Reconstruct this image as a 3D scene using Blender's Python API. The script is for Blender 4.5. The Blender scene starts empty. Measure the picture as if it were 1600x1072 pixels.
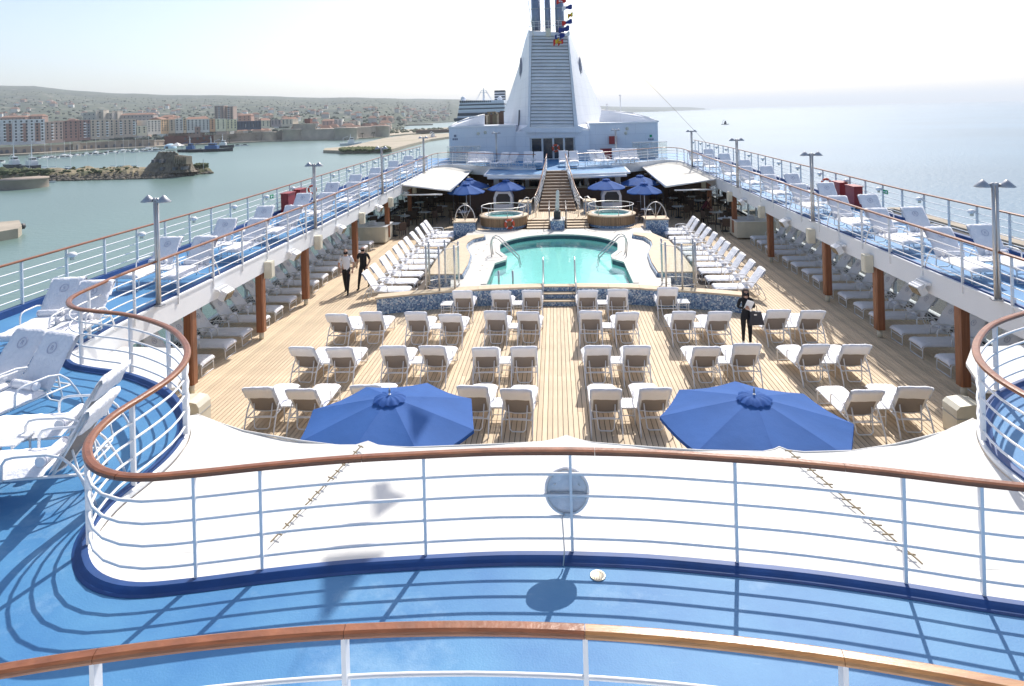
import bpy, bmesh, math, random
from math import sin, cos, pi, radians, sqrt, atan2, floor, ceil
from mathutils import Vector, Matrix, noise
from mathutils.geometry import tessellate_polygon
random.seed(7)
S = bpy.context.scene
COL = S.collection
# ------------------------------------------------------------------ camera
F, PX, PY, ROLL = 1000.0, 800.0, 176.7, math.atan(.0265)
PSI = math.atan(.067)
CAM = Vector((0, 0, 7.0))
cd = bpy.data.cameras.new('camera'); cam = bpy.data.objects.new('camera', cd); COL.objects.link(cam)
cd.sensor_width = 36; cd.lens = 36 * F / 1600
cd.shift_x = 0; cd.shift_y = -(536 - PY) / 1600
cd.clip_start = .1; cd.clip_end = 200000
fw = Vector((-sin(PSI), cos(PSI), 0)); rt = Vector((cos(PSI), sin(PSI), 0)); up = Vector((0, 0, 1))
c_, s_ = cos(ROLL), sin(ROLL)
rt2 = rt * c_ - up * s_; up2 = up * c_ + rt * s_
# image x axis = camera right; world right seen tilted up to the right
M = Matrix((( rt2.x, up2.x, -fw.x), (rt2.y, up2.y, -fw.y), (rt2.z, up2.z, -fw.z)))
cam.matrix_world = Matrix.Translation(CAM) @ M.to_4x4()
S.camera = cam
# ------------------------------------------------------------------ light
SUN = Vector((.27, .93, 1.0)).normalized()
el = math.asin(SUN.z); az = atan2(SUN.x, SUN.y)
w = bpy.data.worlds.new('World'); S.world = w; w.use_nodes = True
nt = w.node_tree; sky = nt.nodes.new('ShaderNodeTexSky'); sky.sky_type = 'NISHITA'; sky.sun_disc = False
sky.sun_elevation = el; sky.sun_rotation = az; sky.air_density = .8; sky.dust_density = 2.0; sky.ozone_density = .4
bg = nt.nodes['Background']; nt.links.new(sky.outputs[0], bg.inputs[0]); bg.inputs[1].default_value = .145
sl = bpy.data.lights.new('sun', 'SUN'); sl.energy = 3.8; sl.angle = radians(.53); sl.color = (1, .955, .89)
so = bpy.data.objects.new('sun', sl); COL.objects.link(so); so.rotation_euler = SUN.to_track_quat('Z', 'Y').to_euler()
S.view_settings.view_transform = 'Standard'; S.view_settings.look = 'None'; S.view_settings.gamma = 1
S.view_settings.use_curve_mapping = False; S.view_settings.exposure = .48
S.render.engine = 'CYCLES'; S.cycles.use_denoising = True; S.cycles.max_bounces = 8; S.cycles.transparent_max_bounces = 24
S.cycles.volume_bounces = 0; S.cycles.caustics_reflective = False; S.cycles.caustics_refractive = False
S.cycles.sample_clamp_indirect = 4

# photo measurements -> real places on real planes
def ray(x, y):
    dx, dy = x - PX, y - PY
    return dx * c_ - dy * s_, dx * s_ + dy * c_
def un(x, y, z):
    u, v = ray(x, y); D = F * (CAM.z - z) / v; return CAM.x + D * fw.x + D * u / F * rt.x, CAM.y + D * fw.y + D * u / F * rt.y
def far(x, D, y=None):
    """point at forward distance D seen in direction x (and height y)"""
    u, v = ray(x, 197.9 - .0265 * x if y is None else y)
    return Vector((D * fw.x + D * u / F * rt.x, D * fw.y + D * u / F * rt.y, CAM.z - D * v / F))

# ------------------------------------------------------------------ materials
MT = {}
def mat(name, col, rough=.55, metal=0., var=0., vscale=6., bump=0., bscale=60., rnd=0., spec=None, dirt=None, stretch=None, coords='Object', emis=None):
    m = bpy.data.materials.new(name); m.use_nodes = True; n = m.node_tree; N = n.nodes; L = n.links
    b = N['Principled BSDF']; b.inputs['Roughness'].default_value = rough; b.inputs['Metallic'].default_value = metal
    if spec is not None: b.inputs['Specular IOR Level'].default_value = spec
    b.inputs['Base Color'].default_value = (*col, 1)
    if var or bump or dirt:
        tc = N.new('ShaderNodeTexCoord'); mp = N.new('ShaderNodeMapping'); L.new(tc.outputs[coords], mp.inputs[0])
        if coords == 'World':
            pass
        if stretch: mp.inputs['Scale'].default_value = stretch
    out = None
    if var:
        nz = N.new('ShaderNodeTexNoise'); nz.inputs['Scale'].default_value = vscale; nz.inputs['Detail'].default_value = 6; L.new(mp.outputs[0], nz.inputs[0])
        mr = N.new('ShaderNodeMapRange'); mr.inputs[1].default_value = .25; mr.inputs[2].default_value = .75; mr.inputs[3].default_value = 1 - var; mr.inputs[4].default_value = 1 + var; L.new(nz.outputs[0], mr.inputs[0])
        mx = N.new('ShaderNodeVectorMath'); mx.operation = 'SCALE'; mx.inputs[0].default_value = col; L.new(mr.outputs[0], mx.inputs['Scale']); out = mx.outputs[0]
    if dirt:
        dc, ds, dt = dirt
        nz = N.new('ShaderNodeTexNoise'); nz.inputs['Scale'].default_value = ds; nz.inputs['Detail'].default_value = 8; nz.inputs['Roughness'].default_value = .65; L.new(mp.outputs[0], nz.inputs[0])
        mr = N.new('ShaderNodeMapRange'); mr.inputs[1].default_value = dt; mr.inputs[2].default_value = dt + .18; L.new(nz.outputs[0], mr.inputs[0])
        mx = N.new('ShaderNodeMix'); mx.data_type = 'RGBA'; L.new(mr.outputs[0], mx.inputs[0]); mx.inputs[7].default_value = (*dc, 1)
        if out: L.new(out, mx.inputs[6])
        else: mx.inputs[6].default_value = (*col, 1)
        out = mx.outputs[2]
    if rnd:
        oi = N.new('ShaderNodeObjectInfo'); mr = N.new('ShaderNodeMapRange'); mr.inputs[3].default_value = 1 - rnd; mr.inputs[4].default_value = 1 + rnd; L.new(oi.outputs['Random'], mr.inputs[0])
        mx = N.new('ShaderNodeVectorMath'); mx.operation = 'SCALE'; L.new(mr.outputs[0], mx.inputs['Scale'])
        if out: L.new(out, mx.inputs[0])
        else: mx.inputs[0].default_value = col
        out = mx.outputs[0]
    if out: L.new(out, b.inputs['Base Color'])
    if bump:
        nz = N.new('ShaderNodeTexNoise'); nz.inputs['Scale'].default_value = bscale; nz.inputs['Detail'].default_value = 4; L.new(mp.outputs[0], nz.inputs[0])
        bp = N.new('ShaderNodeBump'); bp.inputs['Strength'].default_value = bump; bp.inputs['Distance'].default_value = .05; L.new(nz.outputs[0], bp.inputs['Height']); L.new(bp.outputs[0], b.inputs['Normal'])
    MT[name] = m; return m
mat('white_paint', (.80, .80, .80), .38, var=.04, vscale=1.5)
mat('white_wall', (.79, .795, .80), .5, var=.05, vscale=.6, bump=.06, bscale=1.2)
mat('cream_paint', (.66, .62, .50), .5, var=.05)
mat('ceiling_white', (.62, .62, .60), .6)
mat('towel', (.82, .82, .84), .95, var=.03, vscale=4, bump=.5, bscale=14, spec=.1)
mat('towel_trim', (.50, .51, .60), .9)
mat('sling', (.27, .235, .21), .9, bump=.2, bscale=300)
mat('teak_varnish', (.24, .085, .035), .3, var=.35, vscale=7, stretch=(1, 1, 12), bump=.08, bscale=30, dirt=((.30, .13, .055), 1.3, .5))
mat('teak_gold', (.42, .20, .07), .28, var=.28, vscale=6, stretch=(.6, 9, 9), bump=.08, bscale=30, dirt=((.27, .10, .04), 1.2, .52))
mat('teak_column', (.27, .105, .048), .35, var=.3, vscale=3, stretch=(8, 8, .6))
mat('teak_bare', (.56, .44, .30), .7, var=.12, vscale=5)
mat('plank', (.63, .495, .34), .75, var=.16, vscale=2.2, stretch=(6, .8, 1), rnd=.13, dirt=((.40, .30, .19), 1.1, .66))
mat('caulk', (.10, .08, .065), .9)
mat('slat_wood', (.31, .19, .10), .6, var=.45, vscale=1.5, stretch=(9, 9, .3))
mat('stair_tread', (.36, .235, .15), .7, var=.15, vscale=4)
mat('stair_nosing', (.70, .62, .52), .6)
mat('coaming_blue', (.008, .055, .20), .55, var=.25, vscale=2.5, dirt=((.02, .09, .22), 5, .66))
mat('steel', (.60, .58, .56), .38, .6, var=.08, vscale=3)
mat('grey_steel', (.42, .43, .45), .45, .6)
mat('umbrella_cloth', (.036, .135, .44), .8, var=.10, vscale=1.6, bump=.15, bscale=6)
mat('canvas', (.66, .65, .615), .85, var=.05, vscale=1.3, bump=.35, bscale=3.0, stretch=(1, .35, 1), dirt=((.58, .565, .53), 1.1, .60))
mat('awning_cloth', (.62, .595, .53), .85, var=.03, vscale=2)
mat('rope', (.24, .19, .12), .9)
mat('tile_white', (.56, .54, .49), .5, var=.10, vscale=9, dirt=((.56, .53, .48), 3.2, .60))
mat('dark_metal', (.035, .035, .04), .5)
mat('black_cloth', (.012, .012, .015), .9)
mat('dark_interior', (.055, .05, .05), .8)
mat('brown_panel', (.17, .10, .065), .6, var=.15)
mat('red_box', (.30, .028, .03), .45)
mat('life_red', (.62, .09, .035), .55)
mat('green_sign', (.0, .30, .12), .5)
mat('skin', (.52, .30, .21), .55)
mat('hair_dark', (.035, .018, .012), .6)
mat('shirt_white', (.80, .80, .82), .85, var=.03)
mat('burgundy', (.09, .012, .02), .85)
mat('sole_white', (.7, .7, .7), .7)
mat('bag_navy', (.02, .022, .035), .5)
mat('book_white', (.8, .8, .8), .6)
mat('wicker', (.10, .065, .045), .8)
mat('table_white', (.72, .72, .70), .5)
mat('pool_tile', (.54, .78, .72), .35, var=.06, vscale=3)
mat('pool_dark', (.02, .045, .08), .3)
mat('letter_dark', (.20, .22, .28), .5)
mat('letter_gold', (.45, .33, .12), .35, .5)
mat('flag_red', (.6, .04, .03), .85); mat('flag_blue', (.03, .05, .22), .85); mat('flag_yellow', (.75, .55, .05), .85); mat('flag_white', (.8, .8, .8), .85)
mat('pipe_blue', (.26, .30, .38), .4, .5, var=.15)
mat('funnel_white', (.74, .76, .80), .45, var=.06, vscale=.5, stretch=(1, 1, .3), dirt=((.58, .58, .60), .9, .66))
mat('louvre', (.78, .79, .81), .5, 0., var=.12, vscale=.8)
mat('louvre_dark', (.12, .125, .14), .8)
mat('drain', (.62, .56, .44), .35, .7)
mat('stone_wall', (.34, .285, .235), .95, var=.28, vscale=.12, bump=.3, bscale=.6, dirt=((.15, .12, .09), .06, .52))
mat('brick_wall', (.20, .085, .065), .95, var=.25, vscale=.15)
mat('fort_stone', (.46, .395, .32), .95, var=.25, vscale=.10, bump=.3, bscale=.5)
mat('ruin_stone', (.20, .17, .13), .95, var=.4, vscale=.25, bump=.8, bscale=.8, dirt=((.33, .26, .16), .09, .55))
mat('rock', (.19, .165, .13), .95, var=.4, vscale=.6, rnd=.3)
mat('hill_trees', (.06, .078, .058), 1.0, var=.3, vscale=.05)
mat('scrub', (.06, .075, .03), .95, var=.5, vscale=.5, rnd=.3)
mat('earth', (.22, .18, .11), .95, var=.4, vscale=.12, dirt=((.09, .10, .045), .07, .5))
mat('quay_stone', (.38, .33, .26), .95, var=.2, vscale=.2)
mat('asphalt', (.09, .09, .09), .95, var=.2, vscale=.3)
mat('sand_ground', (.40, .345, .26), .95, var=.15, vscale=.05, dirt=((.22, .22, .10), .02, .56))
mat('grass_bank', (.10, .115, .035), .95, var=.4, vscale=.5)
mat('glass_dark', (.025, .03, .04), .12, spec=.6)
mat('palm_leaf', (.03, .045, .02), .8); mat('trunk', (.12, .09, .06), .9)
mat('boat_white', (.75, .75, .76), .35); mat('boat_blue', (.03, .12, .32), .5); mat('boat_dark', (.02, .025, .04), .5)
mat('roof_red', (.30, .17, .12), .9, var=.2, vscale=.3)
mat('window_glass', (.035, .045, .06), .3)
mat('ship_white', (.78, .80, .84), .5); mat('ship_dark', (.07, .08, .10), .5)

def translucent(name, f):
    n = MT[name].node_tree; N = n.nodes; b = N['Principled BSDF']; o = N['Material Output']; tr = N.new('ShaderNodeBsdfTranslucent'); mx = N.new('ShaderNodeMixShader'); mx.inputs[0].default_value = f
    src = b.inputs['Base Color'].links[0].from_socket; n.links.new(src, tr.inputs[0]); n.links.new(b.outputs[0], mx.inputs[1]); n.links.new(tr.outputs[0], mx.inputs[2]); n.links.new(mx.outputs[0], o.inputs[0])
translucent('umbrella_cloth', .35)
def custom(name):
    m = bpy.data.materials.new(name); m.use_nodes = True; MT[name] = m
    return m, m.node_tree.nodes, m.node_tree.links, m.node_tree.nodes['Principled BSDF']
def NN(N, t, **k):
    n = N.new(t)
    for a, v in k.items(): setattr(n, a, v)
    return n
# painted blue deck: worn, chalky scuffs
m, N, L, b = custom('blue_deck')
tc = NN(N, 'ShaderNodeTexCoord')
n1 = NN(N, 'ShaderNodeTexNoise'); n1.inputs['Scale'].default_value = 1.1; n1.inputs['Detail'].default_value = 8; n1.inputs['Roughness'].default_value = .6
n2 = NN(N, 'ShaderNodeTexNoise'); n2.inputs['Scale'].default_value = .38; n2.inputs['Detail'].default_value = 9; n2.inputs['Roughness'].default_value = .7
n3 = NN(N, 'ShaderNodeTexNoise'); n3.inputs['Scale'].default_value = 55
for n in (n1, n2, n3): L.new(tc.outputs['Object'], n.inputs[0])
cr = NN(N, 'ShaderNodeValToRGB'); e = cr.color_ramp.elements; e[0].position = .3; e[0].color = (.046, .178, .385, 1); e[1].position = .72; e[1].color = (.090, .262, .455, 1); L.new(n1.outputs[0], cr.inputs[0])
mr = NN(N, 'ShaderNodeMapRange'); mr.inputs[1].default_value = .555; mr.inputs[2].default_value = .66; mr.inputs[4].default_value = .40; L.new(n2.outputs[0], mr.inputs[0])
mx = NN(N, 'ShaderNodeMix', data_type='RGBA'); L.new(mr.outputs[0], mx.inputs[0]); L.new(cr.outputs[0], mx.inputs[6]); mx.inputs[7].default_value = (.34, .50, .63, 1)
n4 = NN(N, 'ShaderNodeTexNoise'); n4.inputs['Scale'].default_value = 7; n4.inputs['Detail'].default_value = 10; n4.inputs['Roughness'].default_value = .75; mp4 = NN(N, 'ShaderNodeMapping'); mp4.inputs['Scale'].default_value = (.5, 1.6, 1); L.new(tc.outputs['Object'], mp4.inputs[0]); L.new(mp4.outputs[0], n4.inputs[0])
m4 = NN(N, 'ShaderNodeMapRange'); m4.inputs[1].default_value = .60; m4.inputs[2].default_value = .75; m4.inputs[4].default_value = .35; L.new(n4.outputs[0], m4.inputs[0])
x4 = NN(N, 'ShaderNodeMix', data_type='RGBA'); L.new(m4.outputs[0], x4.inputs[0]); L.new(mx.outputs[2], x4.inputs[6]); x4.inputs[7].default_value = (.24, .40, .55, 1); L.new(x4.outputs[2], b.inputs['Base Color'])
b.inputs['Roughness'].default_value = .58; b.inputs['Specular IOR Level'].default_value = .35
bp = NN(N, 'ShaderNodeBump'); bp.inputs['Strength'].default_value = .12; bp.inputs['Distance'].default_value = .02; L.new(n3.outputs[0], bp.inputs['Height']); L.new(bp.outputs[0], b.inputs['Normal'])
# mosaic
m, N, L, b = custom('mosaic')
tc = NN(N, 'ShaderNodeTexCoord'); v = NN(N, 'ShaderNodeTexVoronoi'); v.inputs['Scale'].default_value = 22; v.inputs['Randomness'].default_value = .35; L.new(tc.outputs['Object'], v.inputs[0])
sp = NN(N, 'ShaderNodeSeparateColor'); L.new(v.outputs['Color'], sp.inputs[0])
cr = NN(N, 'ShaderNodeValToRGB'); cr.color_ramp.interpolation = 'CONSTANT'; e = cr.color_ramp.elements
e[0].position = 0; e[0].color = (.09, .16, .30, 1); e[1].position = .28; e[1].color = (.20, .31, .44, 1)
for p, c in ((.5, (.30, .42, .55)), (.68, (.55, .60, .62)), (.85, (.11, .20, .36))):
    x = e.new(p); x.color = (*c, 1)
L.new(sp.outputs[0], cr.inputs[0]); L.new(cr.outputs[0], b.inputs['Base Color']); b.inputs['Roughness'].default_value = .3
# sea
m, N, L, b = custom('sea_water')
g = NN(N, 'ShaderNodeNewGeometry'); sx = NN(N, 'ShaderNodeSeparateXYZ'); L.new(g.outputs['Position'], sx.inputs[0])
mr = NN(N, 'ShaderNodeMapRange'); mr.inputs[1].default_value = -60; mr.inputs[2].default_value = 60; L.new(sx.outputs[0], mr.inputs[0])
mx = NN(N, 'ShaderNodeMix', data_type='RGBA'); L.new(mr.outputs[0], mx.inputs[0]); mx.inputs[6].default_value = (.14, .215, .19, 1); mx.inputs[7].default_value = (.085, .17, .24, 1)
nb = NN(N, 'ShaderNodeTexNoise'); nb.inputs['Scale'].default_value = .006; nb.inputs['Detail'].default_value = 5; L.new(g.outputs['Position'], nb.inputs[0])
m2 = NN(N, 'ShaderNodeMapRange'); m2.inputs[1].default_value = .3; m2.inputs[2].default_value = .7; m2.inputs[3].default_value = .85; m2.inputs[4].default_value = 1.15; L.new(nb.outputs[0], m2.inputs[0])
sc = NN(N, 'ShaderNodeVectorMath', operation='SCALE'); L.new(mx.outputs[2], sc.inputs[0]); L.new(m2.outputs[0], sc.inputs['Scale']); L.new(sc.outputs[0], b.inputs['Base Color'])
b.inputs['Roughness'].default_value = .30; b.inputs['IOR'].default_value = 1.33
na = NN(N, 'ShaderNodeTexNoise'); na.inputs['Scale'].default_value = .55; na.inputs['Detail'].default_value = 5; na.inputs['Distortion'].default_value = .4; L.new(g.outputs['Position'], na.inputs[0])
bs = NN(N, 'ShaderNodeMapRange'); bs.inputs[1].default_value = -60; bs.inputs[2].default_value = 60; bs.inputs[3].default_value = .12; bs.inputs[4].default_value = .40; L.new(sx.outputs[0], bs.inputs[0])
bp = NN(N, 'ShaderNodeBump'); bp.inputs['Distance'].default_value = 1.2; L.new(bs.outputs[0], bp.inputs['Strength']); L.new(na.outputs[0], bp.inputs['Height']); L.new(bp.outputs[0], b.inputs['Normal'])
# clear things
def clear(name, tint, gl=.12, rough=.03, bump=0, add=0):
    m, N, L, b = custom(name); N.remove(b); o = N['Material Output']
    t = NN(N, 'ShaderNodeBsdfTransparent'); t.inputs[0].default_value = (*tint, 1)
    gs = NN(N, 'ShaderNodeBsdfGlossy'); gs.inputs['Roughness'].default_value = rough
    fr = NN(N, 'ShaderNodeLayerWeight'); fr.inputs[0].default_value = .5
    pwr = NN(N, 'ShaderNodeMath', operation='POWER'); pwr.inputs[1].default_value = 4.5; L.new(fr.outputs['Facing'], pwr.inputs[0])
    ad = NN(N, 'ShaderNodeMath', operation='MULTIPLY_ADD'); ad.inputs[1].default_value = .85; ad.inputs[2].default_value = gl; ad.use_clamp = True; L.new(pwr.outputs[0], ad.inputs[0])
    mx = NN(N, 'ShaderNodeMixShader'); L.new(ad.outputs[0], mx.inputs[0]); L.new(t.outputs[0], mx.inputs[1]); L.new(gs.outputs[0], mx.inputs[2]); L.new(mx.outputs[0], o.inputs[0])
    if bump:
        tc = NN(N, 'ShaderNodeTexCoord'); nz = NN(N, 'ShaderNodeTexNoise'); nz.inputs['Scale'].default_value = 3.5; L.new(tc.outputs['Object'], nz.inputs[0])
        bp = NN(N, 'ShaderNodeBump'); bp.inputs['Strength'].default_value = bump; bp.inputs['Distance'].default_value = .05; L.new(nz.outputs[0], bp.inputs['Height'])
        L.new(bp.outputs[0], gs.inputs['Normal']); L.new(bp.outputs[0], fr.inputs['Normal'])
clear('clear_glass', (.88, .91, .90), .08)
clear('pool_water', (.66, .95, .93), .02, .02, .12)
# hills
m, N, L, b = custom('hill_land')
g = NN(N, 'ShaderNodeNewGeometry')
n1 = NN(N, 'ShaderNodeTexNoise'); n1.inputs['Scale'].default_value = .0045; n1.inputs['Detail'].default_value = 11; n1.inputs['Roughness'].default_value = .74; L.new(g.outputs['Position'], n1.inputs[0])
cr = NN(N, 'ShaderNodeValToRGB'); e = cr.color_ramp.elements; e[0].position = .38; e[0].color = (.03, .048, .042, 1); e[1].position = .68; e[1].color = (.12, .13, .085, 1)
x = e.new(.5); x.color = (.06, .078, .05, 1); L.new(n1.outputs[0], cr.inputs[0])
v = NN(N, 'ShaderNodeTexVoronoi'); v.inputs['Scale'].default_value = .03; L.new(g.outputs['Position'], v.inputs[0])
sp = NN(N, 'ShaderNodeSeparateColor'); L.new(v.outputs['Color'], sp.inputs[0])
lt = NN(N, 'ShaderNodeMath', operation='GREATER_THAN'); lt.inputs[1].default_value = .90; L.new(sp.outputs[0], lt.inputs[0])
ls = NN(N, 'ShaderNodeMath', operation='LESS_THAN'); ls.inputs[1].default_value = .42; L.new(v.outputs['Distance'], ls.inputs[0])
mu = NN(N, 'ShaderNodeMath', operation='MULTIPLY'); L.new(lt.outputs[0], mu.inputs[0]); L.new(ls.outputs[0], mu.inputs[1])
mx = NN(N, 'ShaderNodeMix', data_type='RGBA'); L.new(mu.outputs[0], mx.inputs[0]); L.new(cr.outputs[0], mx.inputs[6]); mx.inputs[7].default_value = (.30, .27, .23, 1)
L.new(mx.outputs[2], b.inputs['Base Color']); b.inputs['Roughness'].default_value = 1

# ------------------------------------------------------------------ mesh helper
class MB:
    def __init__(s): s.v = []; s.f = []; s.mi = []; s.sm = []
    def add(s, vs, fs, mi=0, smooth=False):
        n = len(s.v); s.v += [tuple(v) for v in vs]; s.f += [tuple(i + n for i in f) for f in fs]; s.mi += [mi] * len(fs); s.sm += [smooth] * len(fs); return s
    def box(s, x0, x1, y0, y1, z0, z1, mi=0, M=None):
        vs = [Vector((x, y, z)) for z in (z0, z1) for y in (y0, y1) for x in (x0, x1)]
        if M: vs = [M @ v for v in vs]
        return s.add(vs, [(0, 2, 3, 1), (4, 5, 7, 6), (0, 1, 5, 4), (2, 6, 7, 3), (0, 4, 6, 2), (1, 3, 7, 5)], mi)
    def tube(s, pts, r, n=6, mi=0, cap=True, closed=False):
        P = [Vector(p) for p in pts]; k = len(P); rr = r if isinstance(r, (list, tuple)) else [r] * k
        vs = []; a = None
        for i in range(k):
            if closed: t = P[(i + 1) % k] - P[i - 1]
            else: t = P[min(i + 1, k - 1)] - P[max(i - 1, 0)]
            t = t.normalized() if t.length > 1e-9 else Vector((0, 0, 1))
            if a is None: a = t.orthogonal().normalized()
            else:
                a = (a - t * a.dot(t)); a = a.normalized() if a.length > 1e-6 else t.orthogonal().normalized()
            b = t.cross(a)
            for j in range(n):
                g = 2 * pi * j / n; vs.append(P[i] + (a * cos(g) + b * sin(g)) * rr[i])
        fs = []
        for i in range(k if closed else k - 1):
            i2 = (i + 1) % k
            for j in range(n): fs.append((i * n + j, i * n + (j + 1) % n, i2 * n + (j + 1) % n, i2 * n + j))
        if cap and not closed: fs += [tuple(reversed(range(n))), tuple(range((k - 1) * n, k * n))]
        return s.add(vs, fs, mi, n >= 6)
    def lathe(s, prof, c=(0, 0, 0), n=20, mi=0, smooth=True, a0=0, a1=2 * pi):
        full = abs(a1 - a0 - 2 * pi) < 1e-6; m = n if full else n + 1
        vs = [(c[0] + r * cos(a0 + (a1 - a0) * j / n), c[1] + r * sin(a0 + (a1 - a0) * j / n), c[2] + z) for r, z in prof for j in range(m)]
        fs = []
        for i in range(len(prof) - 1):
            for j in range(n):
                j2 = (j + 1) % m; fs.append((i * m + j, i * m + j2, (i + 1) * m + j2, (i + 1) * m + j))
        return s.add(vs, fs, mi, smooth)
    def prism(s, poly, z0, z1, mi=0, side=None):
        n = len(poly); zt = z1 if callable(z1) else (lambda x, y: z1); zb = z0 if callable(z0) else (lambda x, y: z0)
        tri = tessellate_polygon([[Vector((p[0], p[1], 0)) for p in poly]])
        vs = [(p[0], p[1], zb(*p)) for p in poly] + [(p[0], p[1], zt(*p)) for p in poly]
        def up_(t):
            a, b, c = [poly[i] for i in t]
            return t if (b[0] - a[0]) * (c[1] - a[1]) - (b[1] - a[1]) * (c[0] - a[0]) > 0 else (t[0], t[2], t[1])
        fs = []
        for t in tri:
            t = up_(t); fs.append((t[0] + n, t[1] + n, t[2] + n)); fs.append((t[2], t[1], t[0]))
        A = sum(poly[i - 1][0] * poly[i][1] - poly[i][0] * poly[i - 1][1] for i in range(n))
        s.add(vs, fs, mi)
        sd = [((i, (i + 1) % n, (i + 1) % n + n, i + n) if A > 0 else ((i + 1) % n, i, i + n, (i + 1) % n + n)) for i in range(n)]
        k = len(s.v) - 2 * n; s.f += [tuple(q + k for q in f) for f in sd]; s.mi += [mi if side is None else side] * n; s.sm += [False] * n
        return s
    def sweep(s, pts, prof, mi=0, closed=False, smooth=False):
        """profile (u,v): u to the left of travel (horizontal), v up"""
        P = [Vector(p) for p in pts]; k = len(P); n = len(prof); vs = []
        for i in range(k):
            if closed: t = P[(i + 1) % k] - P[i - 1]
            else: t = P[min(i + 1, k - 1)] - P[max(i - 1, 0)]
            t.z = 0; t.normalize(); l = Vector((-t.y, t.x, 0))
            vs += [P[i] + l * u + Vector((0, 0, v)) for u, v in prof]
        fs = []
        for i in range(k if closed else k - 1):
            i2 = (i + 1) % k
            for j in range(n): fs.append((i * n + j, i2 * n + j, i2 * n + (j + 1) % n, i * n + (j + 1) % n))
        if not closed: fs += [tuple(range(n)), tuple(reversed(range((k - 1) * n, k * n)))]
        return s.add(vs, fs, mi, smooth)
    def mesh(s, name, mats):
        me = bpy.data.meshes.new(name); me.from_pydata(s.v, [], s.f)
        for m in (mats if isinstance(mats, (list, tuple)) else [mats]): me.materials.append(MT[m])
        me.polygons.foreach_set('material_index', s.mi); me.polygons.foreach_set('use_smooth', s.sm); me.update(); return me
    def build(s, name, mats, parent=None, loc=None, fix=False):
        me = s.mesh(name, mats)
        if fix:
            bm = bmesh.new(); bm.from_mesh(me); bmesh.ops.recalc_face_normals(bm, faces=bm.faces); bm.to_mesh(me); bm.free()
        return link(name, me, parent, loc)
def link(name, data, parent=None, loc=None, rz=0):
    o = bpy.data.objects.new(name, data); COL.objects.link(o); o.parent = parent
    if loc is not None: o.location = loc
    if rz: o.rotation_euler.z = rz
    return o
def tag(o, label=None, cat=None, group=None, kind=None):
    if label: o['label'] = label
    if cat: o['category'] = cat
    if group: o['group'] = group
    if kind: o['kind'] = kind
    return o
def thing(name, label, cat, loc=(0, 0, 0), rz=0, group=None):
    return tag(link(name, None, None, loc, rz), label, cat, group)
def struct(name, mb, mats, **k): return tag(mb.build(name, mats, **k), kind='structure')
def copy_tree(o, kids, parent=None):
    c = o.copy(); COL.objects.link(c); c.parent = parent
    for ch in kids.get(o, []): copy_tree(ch, kids, c)
    return c
def dup(root, loc, rz, label, group=None):
    kids = {}
    def w_(o):
        kids[o] = list(o.children)
        for c in o.children: w_(c)
    if root.name not in DK: w_(root); DK[root.name] = kids
    r = copy_tree(root, DK[root.name]); r.location = loc; r.rotation_euler.z = rz; r['label'] = label
    if group: r['group'] = group
    return r
DK = {}
ORD = 'first second third fourth fifth sixth seventh eighth ninth tenth eleventh twelfth thirteenth fourteenth fifteenth sixteenth seventeenth eighteenth nineteenth twentieth'.split()
def ordn(i): return ORD[i] if i < 20 else 'furthest'
def crom(P, per=6):
    P = [Vector(p) for p in P]; out = []
    for i in range(len(P) - 1):
        a, b, c, d = P[max(i - 1, 0)], P[i], P[i + 1], P[min(i + 2, len(P) - 1)]
        for k in range(per):
            t = k / per; out.append(.5 * ((2 * b) + (c - a) * t + (2 * a - 5 * b + 4 * c - d) * t * t + (3 * b - a - 3 * c + d) * t ** 3))
    out.append(P[-1]); return out
def resample(P, step):
    P = [Vector(p) for p in P]; out = [P[0]]; acc = 0
    for i in range(1, len(P)):
        d = (P[i] - P[i - 1]).length
        while acc + d >= step:
            t = (step - acc) / d; q = P[i - 1].lerp(P[i], t); out.append(q); P[i - 1] = q; d = (P[i] - q).length; acc = 0
        acc += d
    return out
def mirror(P, dx=0.): return [(-p[0] + dx,) + tuple(p[1:]) for p in P]
def nearf(y): return min(1, max(0, (13 - y) / 5))
def zU(y): return 2.75 + .27 * min(1, max(0, (y - 24) / 24)) - .11 * nearf(y)
# ================================================================== SHIP STRUCTURE
HALF = [(.06, 6.10), (-.62, 6.08), (-1.34, 6.01), (-2.06, 5.92), (-2.76, 5.79), (-3.4, 5.65), (-3.9, 5.58), (-4.3, 5.68), (-4.62, 5.93), (-4.85, 6.28),
        (-4.96, 6.75), (-4.93, 7.25), (-4.92, 7.7), (-5.0, 8.15), (-5.2, 8.6), (-5.53, 9.05), (-6.05, 9.58), (-6.7, 10.02), (-7.35, 10.34), (-8.0, 10.52),
        (-8.5, 10.70), (-8.9, 11.05), (-9.13, 11.5), (-9.28, 12.2), (-9.33, 13.2), (-9.33, 16), (-9.33, 22), (-9.33, 28), (-9.33, 36), (-9.33, 44), (-9.33, 47.5)]
HALF = [(a * (1 + .034 * nearf(b)) if a > -9.2 else a, b * (1 + .034 * nearf(b))) for a, b in HALF]
L2 = [Vector((p[0], p[1], 0)) for p in HALF]
R2 = [Vector((-p[0] + .12 * max(0, min(1, (12 - p[1]) / 3)), p[1], 0)) for p in HALF]
CURVE = [p for p in reversed(crom(L2, 5))] + crom(R2, 5)[1:]          # left far -> centre -> right far
FARL = [(-9.33, 47.5), (-9.1, 49.0), (-8.4, 49.9), (-7.2, 49.2), (-5.4, 47.6), (-3.2, 46.0), (-1.45, 45.35)]
FARc = crom([Vector((x, y, 0)) for x, y in FARL], 5)
def offs(P, d):
    o = []
    for i, p in enumerate(P):
        t = P[min(i + 1, len(P) - 1)] - P[max(i - 1, 0)]; t.normalize(); o.append(Vector((p.x - t.y * d, p.y + t.x * d, p.z)))
    return o
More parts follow.
